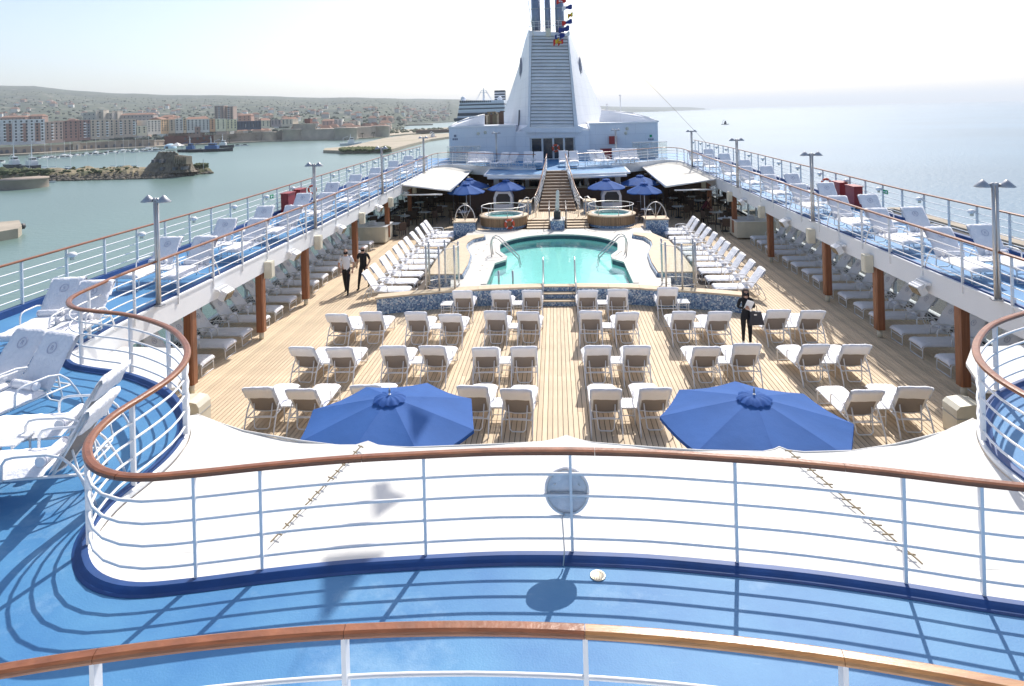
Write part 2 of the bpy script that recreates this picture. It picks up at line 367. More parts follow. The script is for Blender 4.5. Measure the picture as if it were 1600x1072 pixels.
# travelling left-far -> centre -> right-far the opening is on the left (inside), the deck on the right
edge = offs(CURVE, -.06)
fl = [Vector((p.x - (.06 if p.x < -9 else 0), p.y + .06, 0)) for p in FARc]; fr = [Vector((-p.x, p.y, 0)) for p in fl]
STX, STY = .66, 43.75
hole = edge + fr[1:] + [Vector((STX, 45.35, 0)), Vector((STX, STY, 0)), Vector((-STX, STY, 0)), Vector((-STX, 45.35, 0))] + list(reversed(fl))[:-1]
XO = 12.45
ys = [-1.5 + i * 2.0 for i in range(31)]
outer = [Vector((-XO, y, 0)) for y in ys] + [Vector((x, ys[-1], 0)) for x in (-8, -4, 0, 4, 8)] + [Vector((XO, y, 0)) for y in reversed(ys)] + [Vector((x, ys[0], 0)) for x in (8, 4, 0, -4, -8)]
def flat_with_hole(zf):
    tri = tessellate_polygon([outer, hole]); P = outer + hole; vs = [(p.x, p.y, zf(p.y)) for p in P]; fs = []
    for a, b, c in tri:
        A = (P[b].x - P[a].x) * (P[c].y - P[a].y) - (P[b].y - P[a].y) * (P[c].x - P[a].x)
        fs.append((a, b, c) if A > 0 else (a, c, b))
    return vs, fs
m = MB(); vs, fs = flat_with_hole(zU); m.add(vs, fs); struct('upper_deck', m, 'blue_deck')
m = MB(); vs, fs = flat_with_hole(lambda y: zU(y) - .40); m.add(vs, [tuple(reversed(f)) for f in fs]); struct('deck_ceiling', m, 'ceiling_white')
# white fascia round the opening, blue curb on top
def lift(P, dz=0.): return [Vector((p.x, p.y, zU(p.y) + dz)) for p in P]
m = MB(); m.sweep(lift(edge), [(-.02, -.60), (.05, -.60), (.05, -.06), (.075, -.05), (.075, .0), (.04, .015), (-.02, .015)]); struct('fascia', m, 'white_wall', fix=True)
m = MB(); m.sweep(lift(edge), [(-.095, .004), (.045, .02), (.045, .052), (-.018, .056), (-.042, .036), (-.065, .014)]); struct('deck_curb', m, 'coaming_blue', fix=True)
fe = offs([Vector((p.x, p.y, 0)) for p in (fl + [Vector((-STX - .02, 45.41, 0))])], 0)
for sgn, nm in ((-1, 'left'), (1, 'right')):
    P = [Vector((p.x * -sgn, p.y, 0)) for p in fl]; 
    m = MB(); m.sweep(lift(P), [(-.05, -.60), (.05, -.60), (.05, .08), (-.05, .08)]); struct('far_fascia', m, 'white_wall', fix=True)
# overhang in front of the far rail on both sides of the stair
for sg in (-1, 1):
    pl = [(sg * .80, 42.0), (sg * .80, 45.4), (sg * 3.2, 46.0), (sg * 5.0, 47.2), (sg * 4.9, 42.9), (sg * 4.5, 42.6), (sg * 2.8, 42.2)]
    m = MB(); m.prism(pl, 2.78, 2.90); o = struct('canopy_roof', m, 'white_wall')
    m = MB(); m.prism([(sg * (abs(x) - .0 if abs(x) < 1 else abs(x) - .12), y + (.14 if y < 43 else -.1)) for x, y in pl], 2.904, 2.915); struct('canopy_top', m, 'blue_deck')
    m = MB(); m.tube([(sg * .82, 41.93, 2.70), (sg * 2.8, 42.12, 2.70), (sg * 4.6, 42.55, 2.70)], .09, 8); struct('canopy_gutter', m, 'white_paint')
# outer curb of the upper deck, and hull sides
for sg in (-1, 1):
    m = MB(); m.sweep([Vector((sg * (XO - .09), y, zU(y))) for y in ys], [(-.09, .0), (.09, .0), (.07, .15), (-.07, .15)]); struct('outer_curb', m, 'coaming_blue', fix=True)
    m = MB(); m.box(sg * XO - .05, sg * XO + .05, -1.5, 58.5, 2.1, 2.74); struct('deck_edge', m, 'white_wall')
    m = MB(); m.box(sg * 12.3 - .1, sg * 12.3 + .1, -1.5, 70, -23.5, -.32); struct('hull_side', m, 'white_wall')
m = MB(); m.box(-12.15, 12.15, -1.5, 70, -.30, -.012); struct('deck_base', m, 'caulk')
# teak planking: one object per plank
pw = .116; n = int(19.6 / pw); random.seed(3)
pm = {}
def plank(x, y0, y1):
    L = round(y1 - y0, 1)
    if L not in pm:
        q = MB(); q.box(-pw / 2 + .0075, pw / 2 - .0075, 0, L - .008, -.03, 0); pm[L] = q.mesh('plank', 'plank')
    return link('plank', pm[L], PL, (x, y0, random.uniform(-.0006, .0006)))
PL = tag(link('pool_deck', None), kind='structure')
cnt = 0
for i in range(n):
    x = (i - (n - 1) / 2) * pw
    if abs(x) < 6.3:
        if i % 2 and abs(x) < 6: b = round(random.uniform(15, 20), 0); plank(x, 8, b); plank(x, b, 24); cnt += 2
        else: plank(x, 8, 24); cnt += 1
    else: plank(x, 8, 36.0); cnt += 1
# more planks outboard and aft, too fine to count
m = MB()
x = (n - 1) / 2 * pw + pw
while x < 11.7:
    for sg in (-1, 1): m.box(sg * x - pw / 2 + .0065, sg * x + pw / 2 - .0065, 8, 36, -.03, 0)
    x += pw
i = 0; x = -12.05
while x < 12.1: m.box(x - pw / 2 + .007, x + pw / 2 - .007, 36.01, 52.8, -.03, 0); x += pw
o = m.build('planking', 'plank', PL); tag(o, kind='stuff')
# lower deck side walls: bulwark, window band with mullions, dark sill
for sg in (-1, 1):
    wl = thing('window_wall', 'glazed wind screen with white mullions along the %s side of the pool deck under the walkway' % ('left' if sg < 0 else 'right'), 'window wall')
    m = MB(); m.box(sg * 12.12 - .06, sg * 12.12 + .06, 8, 52.9, 0, .11); m.build('bulwark', 'dark_metal', wl)
    m = MB(); m.box(sg * 12.12 - .09, sg * 12.12 + .09, 8, 52.9, .111, .15); m.build('sill', 'white_paint', wl); m = MB(); m.box(min(sg * 11.74, sg * 12.05), max(sg * 11.74, sg * 12.05), 8, 52.9, -.01, .006); m.build('gutter', 'dark_metal', wl)
    gm = MB(); gm.box(-.01, .01, 0, 1.53, .151, 2.32); gme = gm.mesh('window_pane', 'clear_glass'); mm = MB(); mm.box(-.05, .05, -.035, .035, .151, 2.33); mme = mm.mesh('mullion', 'white_paint')
    y = 8.05
    while y < 50.5:
        link('window_pane', gme, wl, (sg * 12.12, y + .037, 0)); link('mullion', mme, wl, (sg * 12.12, y, 0)); y += 1.6
# teak clad columns
cm = MB()
cm.prism([(-.125, -.09), (-.09, -.125), (.09, -.125), (.125, -.09), (.125, .09), (.09, .125), (-.09, .125), (-.125, .09)], .24, 2.34); cme = cm.mesh('cladding', 'teak_column')
fm = MB(); fm.tube([(0, 0, 0), (0, 0, .24)], .075, 12); fme = fm.mesh('column_foot', 'cream_paint')
for sg in (-1, 1):
    for k, y in enumerate((15.9, 19.85, 23.5, 29.5, 35.3, 40.9)):
        t = thing('deck_column', 'reddish teak clad column with white foot, %s from the viewer under the %s walkway' % (ordn(k), 'left' if sg < 0 else 'right'), 'column', (sg * 9.53, y, 0), group='teak columns under the walkways')
        link('cladding', cme, t); link('column_foot', fme, t)
# ------------------------------------------------------------------ railings
CAPP = [(-.047, -.008), (-.041, -.026), (.041, -.026), (.047, -.008), (.043, .012), (.022, .022), (-.022, .022), (-.043, .012)]
def railing(label, P, zf, capm='teak_varnish', top=1.03, bars=(.17, .38, .59, .80), step=1.5, seg=2.4, foot=0., postw=.028, scale=1., phase=0., barm='white_paint', prof=CAPP, base=-.02, group='deck railings', at=None):
    t = thing('deck_railing', label, 'railing', group=group)
    Pr = resample(P, .12) + [P[-1].copy()]
    n = max(2, int(seg / .12)); i = 0
    while i < len(Pr) - 1:
        q = [p.copy() for p in Pr[i:i + n + 1]]
        if len(q) > 1:
            if (q[0] - q[1]).length > .02: q[0] = q[0].lerp(q[1], .03)
            m = MB(); m.sweep([Vector((p.x, p.y, zf(p.x, p.y) + top)) for p in q], prof, smooth=False); m.build('handrail', capm, t, fix=True)
        i += n
    for b in bars:
        m = MB(); m.tube([(p.x, p.y, zf(p.x, p.y) + b) for p in Pr[::2]] + [(Pr[-1].x, Pr[-1].y, zf(Pr[-1].x, Pr[-1].y) + b)], .0155 * scale, 6); m.build('rail_bar', barm, t)
    pm_ = MB(); pm_.box(-postw * .45, postw * .45, -postw, postw, base, top - .028); pme = pm_.mesh('rail_post', 'white_paint')
    Q = resample([p.copy() for p in P], step)
    if at: Q = [min(Pr, key=lambda p: (p.x - q[0]) ** 2 + (p.y - q[1]) ** 2) for q in at]
    for k, p in enumerate(Q):
        kk = Pr.index(p) if at else 0; a, b = (Pr[max(kk - 1, 0)], Pr[min(kk + 1, len(Pr) - 1)]) if at else (Q[max(k - 1, 0)], Q[min(k + 1, len(Q) - 1)])
        o = link('rail_post', pme, t, (p.x, p.y, zf(p.x, p.y)), atan2(b.y - a.y, b.x - a.x)); 
    return t, Q
zr = lambda x, y: zU(y)
# the long S-curved rail round the opening: left run, centre run, right run
ci = min(range(len(CURVE)), key=lambda i: abs(CURVE[i].x - .06) + (0 if CURVE[i].y < 7 else 99))
def sub(P, f): return [p.copy() for p in P if f(p)]
idl = max(i for i, p in enumerate(CURVE) if p.x < 0 and p.y > 12.2); idr = min(i for i, p in enumerate(CURVE) if p.x > 0 and p.y > 12.2)
main = [p.copy() for p in CURVE[idl:idr + 1]]
half = ci - idl
PL_ = [(-9.28, 12.0), (-8.5, 10.75), (-7.3, 10.45), (-6.3, 9.9), (-5.15, 8.55), (-5.1, 7.3), (-4.88, 6.25), (-3.52, 5.85), (-2.86, 5.98), (-1.43, 6.2)]
POSTS = PL_ + [(.065, 6.3)] + [(1.62, 6.2), (3.05, 5.95), (3.62, 5.83)] + [(-a + .12, b) for a, b in reversed(PL_[:7])]
railing('S curved white railing with varnished teak handrail round the near end of the pool opening', main, lambda x, y: zU(y), step=1.36, seg=2.3, base=.05, postw=.030, at=POSTS)
lr, LQ = railing('long white railing with teak handrail on the inner edge of the left walkway', [p.copy() for p in CURVE[:idl + 1]], lambda x, y: zU(y) , step=1.62, base=-.22, scale=.95)
rr, RQ = railing('long white railing with teak handrail on the inner edge of the right walkway', [p.copy() for p in CURVE[idr:]], lambda x, y: zU(y), step=1.62, base=-.22, scale=.95)
# heavier bracket feet on every third post
bm_ = MB(); bm_.box(-.03, .03, -.055, .02, -.28, .16); bme = bm_.mesh('post_bracket', 'white_paint')
for t, Q, sg in ((lr, LQ, -1), (rr, RQ, 1)):
    for k, p in enumerate(Q):
        if k % 3 == 1: link('post_bracket', bme, t, (p.x - sg * .0, p.y, zU(p.y)), sg * pi / 2)
# outboard rails with dome lamps
OUT = []
for sg in (-1, 1):
    P = [Vector((sg * 12.36, y, 0)) for y in (8.9, 20, 30, 40, 50, 58.3)]
    if sg < 0: P = [Vector((-12.3, -1, 0))] + P
    t, Q = railing('outboard railing with thin teak handrail along the %s edge of the ship' % ('left' if sg < 0 else 'right'), P, lambda x, y: zU(y) + .12, step=1.36, top=1.03, scale=.9, base=-.02, postw=.032)
    OUT.append((sg, t, Q))
dome = MB(); dome.lathe([(0, .10), (.06, .093), (.10, .06), (.115, .01), (.11, 0), (.05, -.03), (.0, -.035)], n=14)
dme = dome.mesh('dome_shade', 'white_paint')
sn = MB(); sn.tube([(0, 0, -.02), (0, 0, -.10)], .05, 8); sme = sn.mesh('lamp_socket', 'cream_paint')
ar = MB(); ar.tube([(0, 0, .0), (.15, 0, -.02)], .015, 6); arme = ar.mesh('lamp_bracket', 'white_paint')
for sg, t, Q in OUT:
    k = 0
    for i, p in enumerate(Q):
        if i % 2 == 0 and p.y > 12.5:
            l = thing('dome_lamp', 'small white dome lamp, %s from the viewer on the %s outboard railing' % (ordn(k), 'left' if sg < 0 else 'right'), 'lamp', (p.x - sg * .15, p.y, zU(p.y) + .95), group='dome lamps on the outboard railings')
            link('dome_shade', dme, l); link('lamp_socket', sme, l); o = link('lamp_bracket', arme, l, None, 0 if sg > 0 else pi); k += 1
# far cross rails
for sg in (-1, 1):
    P = [Vector((p.x * -sg, p.y, 0)) for p in FARc]
    railing('curved railing with teak handrail on the far deck edge %s of the stair' % ('left' if sg < 0 else 'right'), P, lambda x, y: zU(y), step=1.5, postw=.03)
# bottom rail of the viewer's own platform
BP = [Vector((x, 3.16 - .054 * (x + .2) ** 2, 0)) for x in [i * .25 - 4.5 for i in range(37)]]
BIG = [(-.036, -.006), (-.031, -.020), (.031, -.020), (.036, -.006), (.034, .007), (.020, .015), (-.020, .015), (-.034, .007)]
bt = thing('deck_railing', 'nearest curved railing across the bottom with wide honey coloured teak handrail', 'railing', group='deck railings')
Pr = resample(BP, .08); 
cuts = [-9, -3.4, -2.27, -1.11, .08, 1.26, 2.44, 9]
for a, b in zip(cuts, cuts[1:]):
    lo, hi = max(a, -4.5) + .0015, min(b, 4.5) - .0015; q = [Vector((lo + (hi - lo) * i / 14, 3.16 - .054 * (lo + (hi - lo) * i / 14 + .2) ** 2, 4.45)) for i in range(15)]
    if len(q) > 1:
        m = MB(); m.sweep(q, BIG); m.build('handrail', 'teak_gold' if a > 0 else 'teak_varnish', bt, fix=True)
for z in (4.22, 4.0, 3.78): m = MB(); m.tube([(p.x, p.y, z) for p in Pr[::2]], .011, 6); m.build('rail_bar', 'white_paint', bt)
for x in cuts[1:-1]: m = MB(); y = 3.16 - .054 * (x + .2) ** 2; m.box(x - .012, x + .012, y - .028, y + .028, 3.46, 4.43); m.build('rail_post', 'white_paint', bt)
m = MB(); m.prism([(p.x, p.y + .04) for p in BP] + [(4.3, -1.5), (-4.7, -1.5)], 2.80, 3.45); struct('viewing_platform', m, 'white_wall')
# short rail where the bulge meets the fascia: round lid hung on the centre post
t = thing('signal_disc', 'round grey white disc hanging on the centre post of the curved railing', 'disc', (.02, 6.36, 3.25))
t.rotation_euler.x = radians(-8)
m = MB(); m.lathe([(0, -.03), (.205, -.03), (.222, -.015), (.222, .03), (.20, .034), (.195, .02), (0, .018)], n=40)
Rm = Matrix.Rotation(radians(90), 4, 'X'); m.v = [tuple(Rm @ Vector(v)) for v in m.v]; m.build('disc', 'towel', t)
m = MB(); m.tube([(.2 * cos(a), -.035, .2 * sin(a)) for a in [i * pi / 16 for i in range(32)]], .008, 6, closed=True); m.build('rim_wire', 'steel', t)
m = MB(); m.box(-.17, .17, -.04, -.03, -.012, .0); m.build('cross_bar', 'grey_steel', t)
for x in (-.13, .13): m = MB(); m.tube([(x, -.045, .06), (x + (.02 if x < 0 else -.02), -.045, .075)], .006, 6); m.build('lid_hook', 'steel', t)
m = MB(); m.tube([(-.005, 6.29, 3.07), (-.035, 6.26, 3.03), (-.03, 6.23, 2.98), (-.02, 6.17, 2.76), (-.035, 6.13, 2.66)], .007, 6); tag(m.build('tie_rod', 'steel'), 'thin metal tie rod hanging below the round disc at the centre post', 'rod')
t = thing('deck_drain', 'round brass floor drain in the blue deck by the centre post', 'drain', (*un(934, 899, 2.648), 2.648))
m = MB(); m.lathe([(0, 0), (.062, 0), (.068, .004), (.072, 0), (.072, -.004)], n=24); m.build('drain_ring', 'drain', t)
for i in range(-3, 4):
    m = MB(); h = sqrt(.055 ** 2 - (i * .015) ** 2); m.box(i * .015 - .003, i * .015 + .003, -h, h, .001, .003); m.build('slot', 'dark_metal', t)
# ------------------------------------------------------------------ canvas awning behind the curved rail
def zC(x, y): return 2.60 + .03 * sin(x * 1.1)
far_ = [(-5.42, 9.16), (-5.0, 8.93), (-4.46, 8.68), (-3.53, 8.42), (-2.95, 8.30), (-2.74, 8.29), (-2.60, 8.38), (-2.44, 8.30), (-2.01, 8.27), (-1.02, 8.36), (-.26, 8.44), (-.1, 8.50), (.04, 8.60), (.2, 8.50), (.38, 8.43), (1.2, 8.32), (1.77, 8.26), (2.5, 8.24), (2.66, 8.30), (2.74, 8.36), (2.82, 8.28), (3.0, 8.24), (3.6, 8.28), (4.2, 8.45), (5.0, 8.78), (5.6, 9.15)]
far_ = [(a * 1.022, b * 1.022) for a, b in far_]
near = [p for p in CURVE if p.y < 9.35 and abs(p.x) < 6.0]
ng = [(p.x, p.y + .0) for p in offs(near, .02)]
poly = ng + [(x, y) for x, y in reversed(far_)]
xs_ = [i * .1 - 6 for i in range(121)]
t = thing('canvas_awning', 'broad white laced canvas awning stretched behind the curved railing', 'awning')
# grid cloth between near edge and far edge
def inter(P, x):
    for a, b in zip(P, P[1:]):
        if (a[0] <= x <= b[0]) or (b[0] <= x <= a[0]):
            if a[0] != b[0]: return a[1] + (b[1] - a[1]) * (x - a[0]) / (b[0] - a[0])
    return None
vs = []; fs = []; mn = MB()
tri = tessellate_polygon([[Vector((a, b, 0)) for a, b in poly]])
bm = bmesh.new(); V = [bm.verts.new((a, b, 0)) for a, b in poly]
for a_ in tri:
    try: bm.faces.new([V[i] for i in a_])
    except ValueError: pass
bmesh.ops.subdivide_edges(bm, edges=[e for e in bm.edges if e.calc_length() > .8], cuts=5, use_grid_fill=False)
bmesh.ops.triangulate(bm, faces=bm.faces)
for _ in range(2): bmesh.ops.subdivide_edges(bm, edges=[e for e in bm.edges if e.calc_length() > .35], cuts=1); bmesh.ops.triangulate(bm, faces=bm.faces)
bmesh.ops.recalc_face_normals(bm, faces=bm.faces)
for v in bm.verts:
    x, y = v.co.x, v.co.y
    v.co.z = 2.575 + .035 * noise.noise(Vector((x * .9, y * 1.3, 0))) - .05 * max(0, min(1, (y - 7.6))) * abs(sin(x * 1.19)) * .6
if sum(f.normal.z for f in bm.faces) < 0: bmesh.ops.reverse_faces(bm, faces=bm.faces)
me = bpy.data.meshes.new('cloth'); bm.to_mesh(me); bm.free(); me.materials.append(MT['canvas'])
for p in me.polygons: p.use_smooth = True
link('cloth', me, t)
m = MB(); m.tube([(x, y, 2.555) for x, y in far_], .014, 6); m.build('hem', 'canvas', t)
for k, (a, b) in enumerate((((-2.60, 8.32), (-3.02, 5.95)), ((.035, 8.5), (.05, 6.2)), ((2.74, 8.3), (3.35, 5.78)))):
    if k != 1:
        a, b = Vector((a[0] * 1.022, a[1] * 1.022, 2.59)), Vector((b[0] * 1.03, b[1] * 1.035, 2.59)); d = (b - a); L = d.length; d.normalize(); pr = Vector((-d.y, d.x, 0)); a = a + d * .1
        m = MB(); pts = []
        for i in range(int((L - .35) / .075)):
            q = a + d * (.075 * i + .05); pts.append(q + pr * random.uniform(-.006, .006) + Vector((0, 0, .035)))
        m.tube(pts, .008, 4); m.build('lacing_cord', 'rope', t)
        for i in range(int((L - .35) / .15)):
            q = a + d * (.15 * i + .07) + Vector((0, 0, .036)); s2 = random.uniform(.03, .055)
            m = MB(); m.tube([q - pr * s2 - d * .02, q + pr * s2 + d * .01], .008, 4); m.build('lacing_hook', 'rope', t)
# two small canvas hoods under the inner bends of the rail
for sg in (-1, 1):
    t = thing('canvas_hood', 'small white canvas hood below the inner bend of the %s walkway rail' % ('left' if sg < 0 else 'right'), 'awning')
    m = MB(); m.prism([(sg * a, b) for a, b in ((9.3, 11.5), (9.3, 13.0), (7.9, 12.9), (7.3, 12.1), (6.9, 11.0), (7.6, 10.85), (8.7, 11.1))], 2.20, 2.26); m.build('cloth', 'canvas', t)
    t = thing('deck_locker', 'white rounded locker standing on the teak deck beside the %s end of the canvas awning' % ('left' if sg < 0 else 'right'), 'locker', (sg * 8.45, 14.1, 0))
    m = MB(); m.prism([(-.30, 0), (.30, 0), (.30, .56), (.24, .66), (.05, .70), (-.22, .66), (-.30, .58)], -.25, .25)
    m.v = [(x, z, y) for x, y, z in m.v]; m.build('body', 'cream_paint', t, fix=True)
    m = MB(); m.box(-.31, .31, -.26, .26, .40, .415); m.build('lid_seam', 'grey_steel', t)

# ------------------------------------------------------------------ fixtures on the fascia
bx = MB(); bx.box(-.11, .11, -.14, .14, -.26, .26); bxme = bx.mesh('housing', 'cream_paint'); gb = MB(); gb.box(-.115, .0, -.11, .11, -.22, .22); gbme = gb.mesh('grille', 'cream_paint')
lb = MB(); lb.box(-.16, .02, -.21, .21, -.13, .13); lbme = lb.mesh('lamp_body', 'white_paint'); lg = MB(); lg.box(-.185, -.165, -.18, .18, -.10, .10); lgme = lg.mesh('lens', 'rope'); lk = MB(); lk.box(.02, .12, -.26, .26, .10, .16); lk.tube([(.02, -.24, .13), (-.1, -.24, 0)], .015, 4); lk.tube([(.02, .24, .13), (-.1, .24, 0)], .015, 4); lkme = lk.mesh('yoke', 'white_paint')
for sg in (-1, 1):
    side = 'left' if sg < 0 else 'right'
    for k, y in enumerate((19.85, 24.1, 29.7, 35.0, 41)):
        t = thing('speaker_box', 'cream box speaker, %s from the viewer on the %s fascia' % (ordn(k), side), 'speaker', (sg * 9.22, y, 2.22), 0 if sg > 0 else pi, 'box speakers on the fascia')
        link('housing', bxme, t); link('grille', gbme, t, (-.012, 0, 0))
    for k, y in enumerate((17.0, 21.7, 26.6, 32.5, 38.5)):
        t = thing('floodlight', 'white floodlight bracketed to the %s fascia, %s from the viewer' % (side, ordn(k)), 'floodlight', (sg * 9.20, y, 2.28), 0 if sg > 0 else pi, 'floodlights on the fascia')
        o = link('lamp_body', lbme, t); o.rotation_euler.y = -.5; o2 = link('lens', lgme, t); o2.rotation_euler.y = -.5; link('yoke', lkme, t)
# lamp posts
pp = MB(); pp.tube([(-.035, 0, 0), (-.035, 0, 2.5)], .033, 10); ppme = pp.mesh('pole', 'steel')
cn = MB(); cn.lathe([(.0, .15), (.025, .14), (.165, 0), (.16, -.012), (.0, .02)], n=20); cnme = cn.mesh('lamp_shade', 'grey_steel')
aa = MB(); aa.tube([(-.05, 0, 2.46), (-.23, 0, 2.46)], .018, 6); aa.tube([(.05, 0, 2.46), (.23, 0, 2.46)], .018, 6); aa.tube([(-.07, 0, 2.46), (.07, 0, 2.46)], .03, 6); aame = aa.mesh('lamp_arm', 'steel')
bb = MB(); bb.box(-.12, .12, -.08, .08, 0, .03); bbme = bb.mesh('base_plate', 'grey_steel')
def lamp_post(x, y, z, label, rz=0.):
    t = thing('lamp_post', label, 'lamp post', (x, y, z), rz, 'twin cone lamp posts')
    link('pole', ppme, t); link('pole', ppme, t, (.07, 0, 0)); link('lamp_shade', cnme, t, (-.22, 0, 2.42)); link('lamp_shade', cnme, t, (.22, 0, 2.42)); link('lamp_arm', aame, t); link('base_plate', bbme, t)
for sg in (-1, 1):
    for k, y in enumerate((14.25, 24.0, 33.6, 44.5)):
        lamp_post(sg * 9.14 - (.14 if sg < 0 else -.14), y, zU(y), 'steel twin cone lamp post, %s from the viewer on the %s walkway' % (ordn(k), 'left' if sg < 0 else 'right'), radians(-12))
    lamp_post(sg * 4.6, 49.5, 3.02, 'steel twin cone lamp post in front of the funnel, %s of the doors' % ('left' if sg < 0 else 'right'))
# red fire lockers, life rings, green signs on the outboard rails
def ring(name, label, loc, rx=0, rz=0, R=.29, r=.065):
    t = thing(name, label, 'life ring', loc, rz); t.rotation_euler.x = rx
    n = 4
    for k in range(n):
        a0 = k * pi / 2 + .22 + pi / 4; a1 = (k + 1) * pi / 2 - .0 + pi / 4
        m = MB(); m.tube([(R * cos(a), 0, R * sin(a)) for a in [a0 + (a1 - a0) * i / 8 for i in range(9)]], r, 8); m.build('ring_segment', 'life_red', t)
        m = MB(); m.tube([(R * cos(a), 0, R * sin(a)) for a in [a1 + .22 * i / 3 for i in range(4)]], r * 1.03, 8); m.build('reflective_band', 'shirt_white', t)
    return t
for sg in (-1, 1):
    side = 'left' if sg < 0 else 'right'
    for k, (y, w_) in enumerate(((28.0, .38), (29.3, .38)) if sg < 0 else ((26.9, .38), (28.2, .38))):
        t = thing('fire_locker', '%s dark red fire hose locker on the %s walkway' % ('nearer' if k == 0 else 'further', side), 'locker', (sg * 12.05, y, zU(y)), group='red lockers on the walkways')
        m = MB(); m.box(-.17, .17, -w_, w_, .05, .87); m.build('cabinet', 'red_box', t)
        m = MB(); m.box(-.2, .2, -w_ - .03, w_ + .03, .871, .91); m.build('lid', 'red_box', t); m = MB(); m.box(-.15, .15, -w_ - .008, -w_ - .001, .12, .80); m.build('door', 'red_box', t)
    r_ = ring('life_ring', 'orange life ring beside the red lockers on the %s walkway' % side, (sg * 12.1, 31.0 if sg < 0 else 29.7, zU(29) + .66), 0, 0, R=.19, r=.05)
    t = thing('green_sign', 'small green exit plate on the %s outboard railing' % side, 'sign', (sg * 12.30, 26.9 if sg < 0 else 24.9, zU(24) + .92))
    m = MB(); m.box(-.012, .012, -.16, .16, -.075, .075); m.build('plate', 'green_sign', t); m = MB(); m.box(-.02, .02, .02, .12, -.015, .015); m.box(-.02, .02, -.12, -.04, -.04, .04); m.build('pictogram', 'shirt_white', t)
# ================================================================== FURNITURE
def uy(x, y, Y):
    u, v = ray(x, y); u /= F; v /= F; D = Y / (cos(PSI) + u * sin(PSI)); L = D * u
    return Vector((-D * sin(PSI) + L * cos(PSI), Y, 7 - D * v))
def pad(cl, th, W, nx=9, wav=.008, seed=0, droop=.0, grow=0., end_round=True):
    """a soft pad following a (y,z) centreline, thickness th, width W"""
    P = [Vector((0, a, b)) for a, b in cl]; P = resample(P, .045) + [P[-1]]; k = len(P); m = MB(); top = []; bot = []
    for i, p in enumerate(P):
        t = P[min(i + 1, k - 1)] - P[max(i - 1, 0)]; t.normalize(); nn = Vector((0, -t.z, t.y))
        f = i / (k - 1); ef = min(1, sqrt(max(.02, min(f, 1 - f) * (k - 1) * .045 / max(th, .02) * 1.0))) if end_round else 1
        hw = W / 2 * (1 + grow * noise.noise(Vector((f * 5, seed, 0))))
        for j in range(nx):
            s = -1 + 2 * j / (nx - 1); s = math.copysign(abs(s) ** .75, s); tf = sqrt(max(0, 1 - abs(s) ** 5)) * ef
            x = s * hw; d = wav * noise.noise(Vector((x * 7 + seed * 3, f * 9, seed))) + wav * .6 * noise.noise(Vector((x * 17, f * 25, seed * 2)))
            q = p + Vector((x, 0, -droop * abs(s) ** 6))
            top.append(q + nn * (th / 2 * tf + d)); bot.append(q - nn * (th / 2 * tf - d))
    vs = top + bot; n0 = len(top); fs = []
    for i in range(k - 1):
        for j in range(nx - 1):
            a = i * nx + j; fs.append((a, a + 1, a + nx + 1, a + nx)); fs.append((n0 + a, n0 + a + nx, n0 + a + nx + 1, n0 + a + 1))
        a = i * nx; fs.append((a, a + nx, n0 + a + nx, n0 + a)); a = i * nx + nx - 1; fs.append((a, n0 + a, n0 + a + nx, a + nx))
    for j in range(nx - 1):
        a = j; fs.append((a, n0 + a, n0 + a + 1, a + 1)); a = (k - 1) * nx + j; fs.append((a, a + 1, n0 + a + 1, n0 + a))
    m.add(vs, fs, 0, True); return m
def text_mesh(body, size, mname, ext=.004):
    c = bpy.data.curves.new('t', 'FONT'); c.body = body; c.size = size; c.align_x = 'CENTER'; c.align_y = 'CENTER'; c.extrude = ext
    o = bpy.data.objects.new('t', c); COL.objects.link(o); dg = bpy.context.evaluated_depsgraph_get(); me = bpy.data.meshes.new_from_object(o.evaluated_get(dg))
    bpy.data.objects.remove(o); me.materials.clear(); me.materials.append(MT[mname]); return me
BK = Vector((0, -.02, .38)); TP = Vector((0, -.47, 1.03)); dB = (TP - BK).normalized(); nB = Vector((0, dB.z, -dB.y)) # front normal (+y)
def fmesh(mb, name, mm, fix=True):
    me = mb.mesh(name, mm)
    if fix: bm = bmesh.new(); bm.from_mesh(me); bmesh.ops.recalc_face_normals(bm, faces=bm.faces); bm.to_mesh(me); bm.free()
    return me
LM = {}
m = MB()
for s in (-1, 1): m.tube([(s * .30, -.36, .35), (s * .30, .3, .35), (s * .30, 1.14, .35), (s * .30, 1.22, .33), (s * .30, 1.245, .27), (s * .30, 1.25, .02)], .016, 6)
for y, z in ((1.25, .025), (1.245, .24), (.55, .33), (-.34, .35), (0, .35)): m.tube([(-.30, y, z), (.30, y, z)], .013, 6)
LM['seat_frame'] = fmesh(m, 'seat_frame', 'white_paint')
for s, nm in ((-1, 'a'), (1, 'b')):
    m = MB(); m.tube([(s * .335, .50, .35), (s * .335, .49, .54), (s * .335, .45, .60), (s * .335, .36, .62), (s * .335, .02, .62), (s * .335, -.14, .58), (s * .335, -.27, .46), (s * .335, -.38, .28), (s * .335, -.46, .12), (s * .335, -.50, 0)], .017, 6)
    LM['arm' + nm] = fmesh(m, 'armrest', 'white_paint')
m = MB(); m.tube([(-.21, -.19, .60), (-.19, -.25, .30), (-.17, -.30, .12), (-.12, -.31, .075), (.12, -.31, .075), (.17, -.30, .12), (.19, -.25, .30), (.21, -.19, .60)], .014, 6); m.tube([(-.20, -.24, .33), (.20, -.24, .33)], .011, 6)
LM['prop_stand'] = fmesh(m, 'prop_stand', 'white_paint')
m = MB()
for s in (-1, 1): m.tube([BK + Vector((s * .275, 0, 0)), TP + Vector((s * .275, 0, 0))], .015, 6)
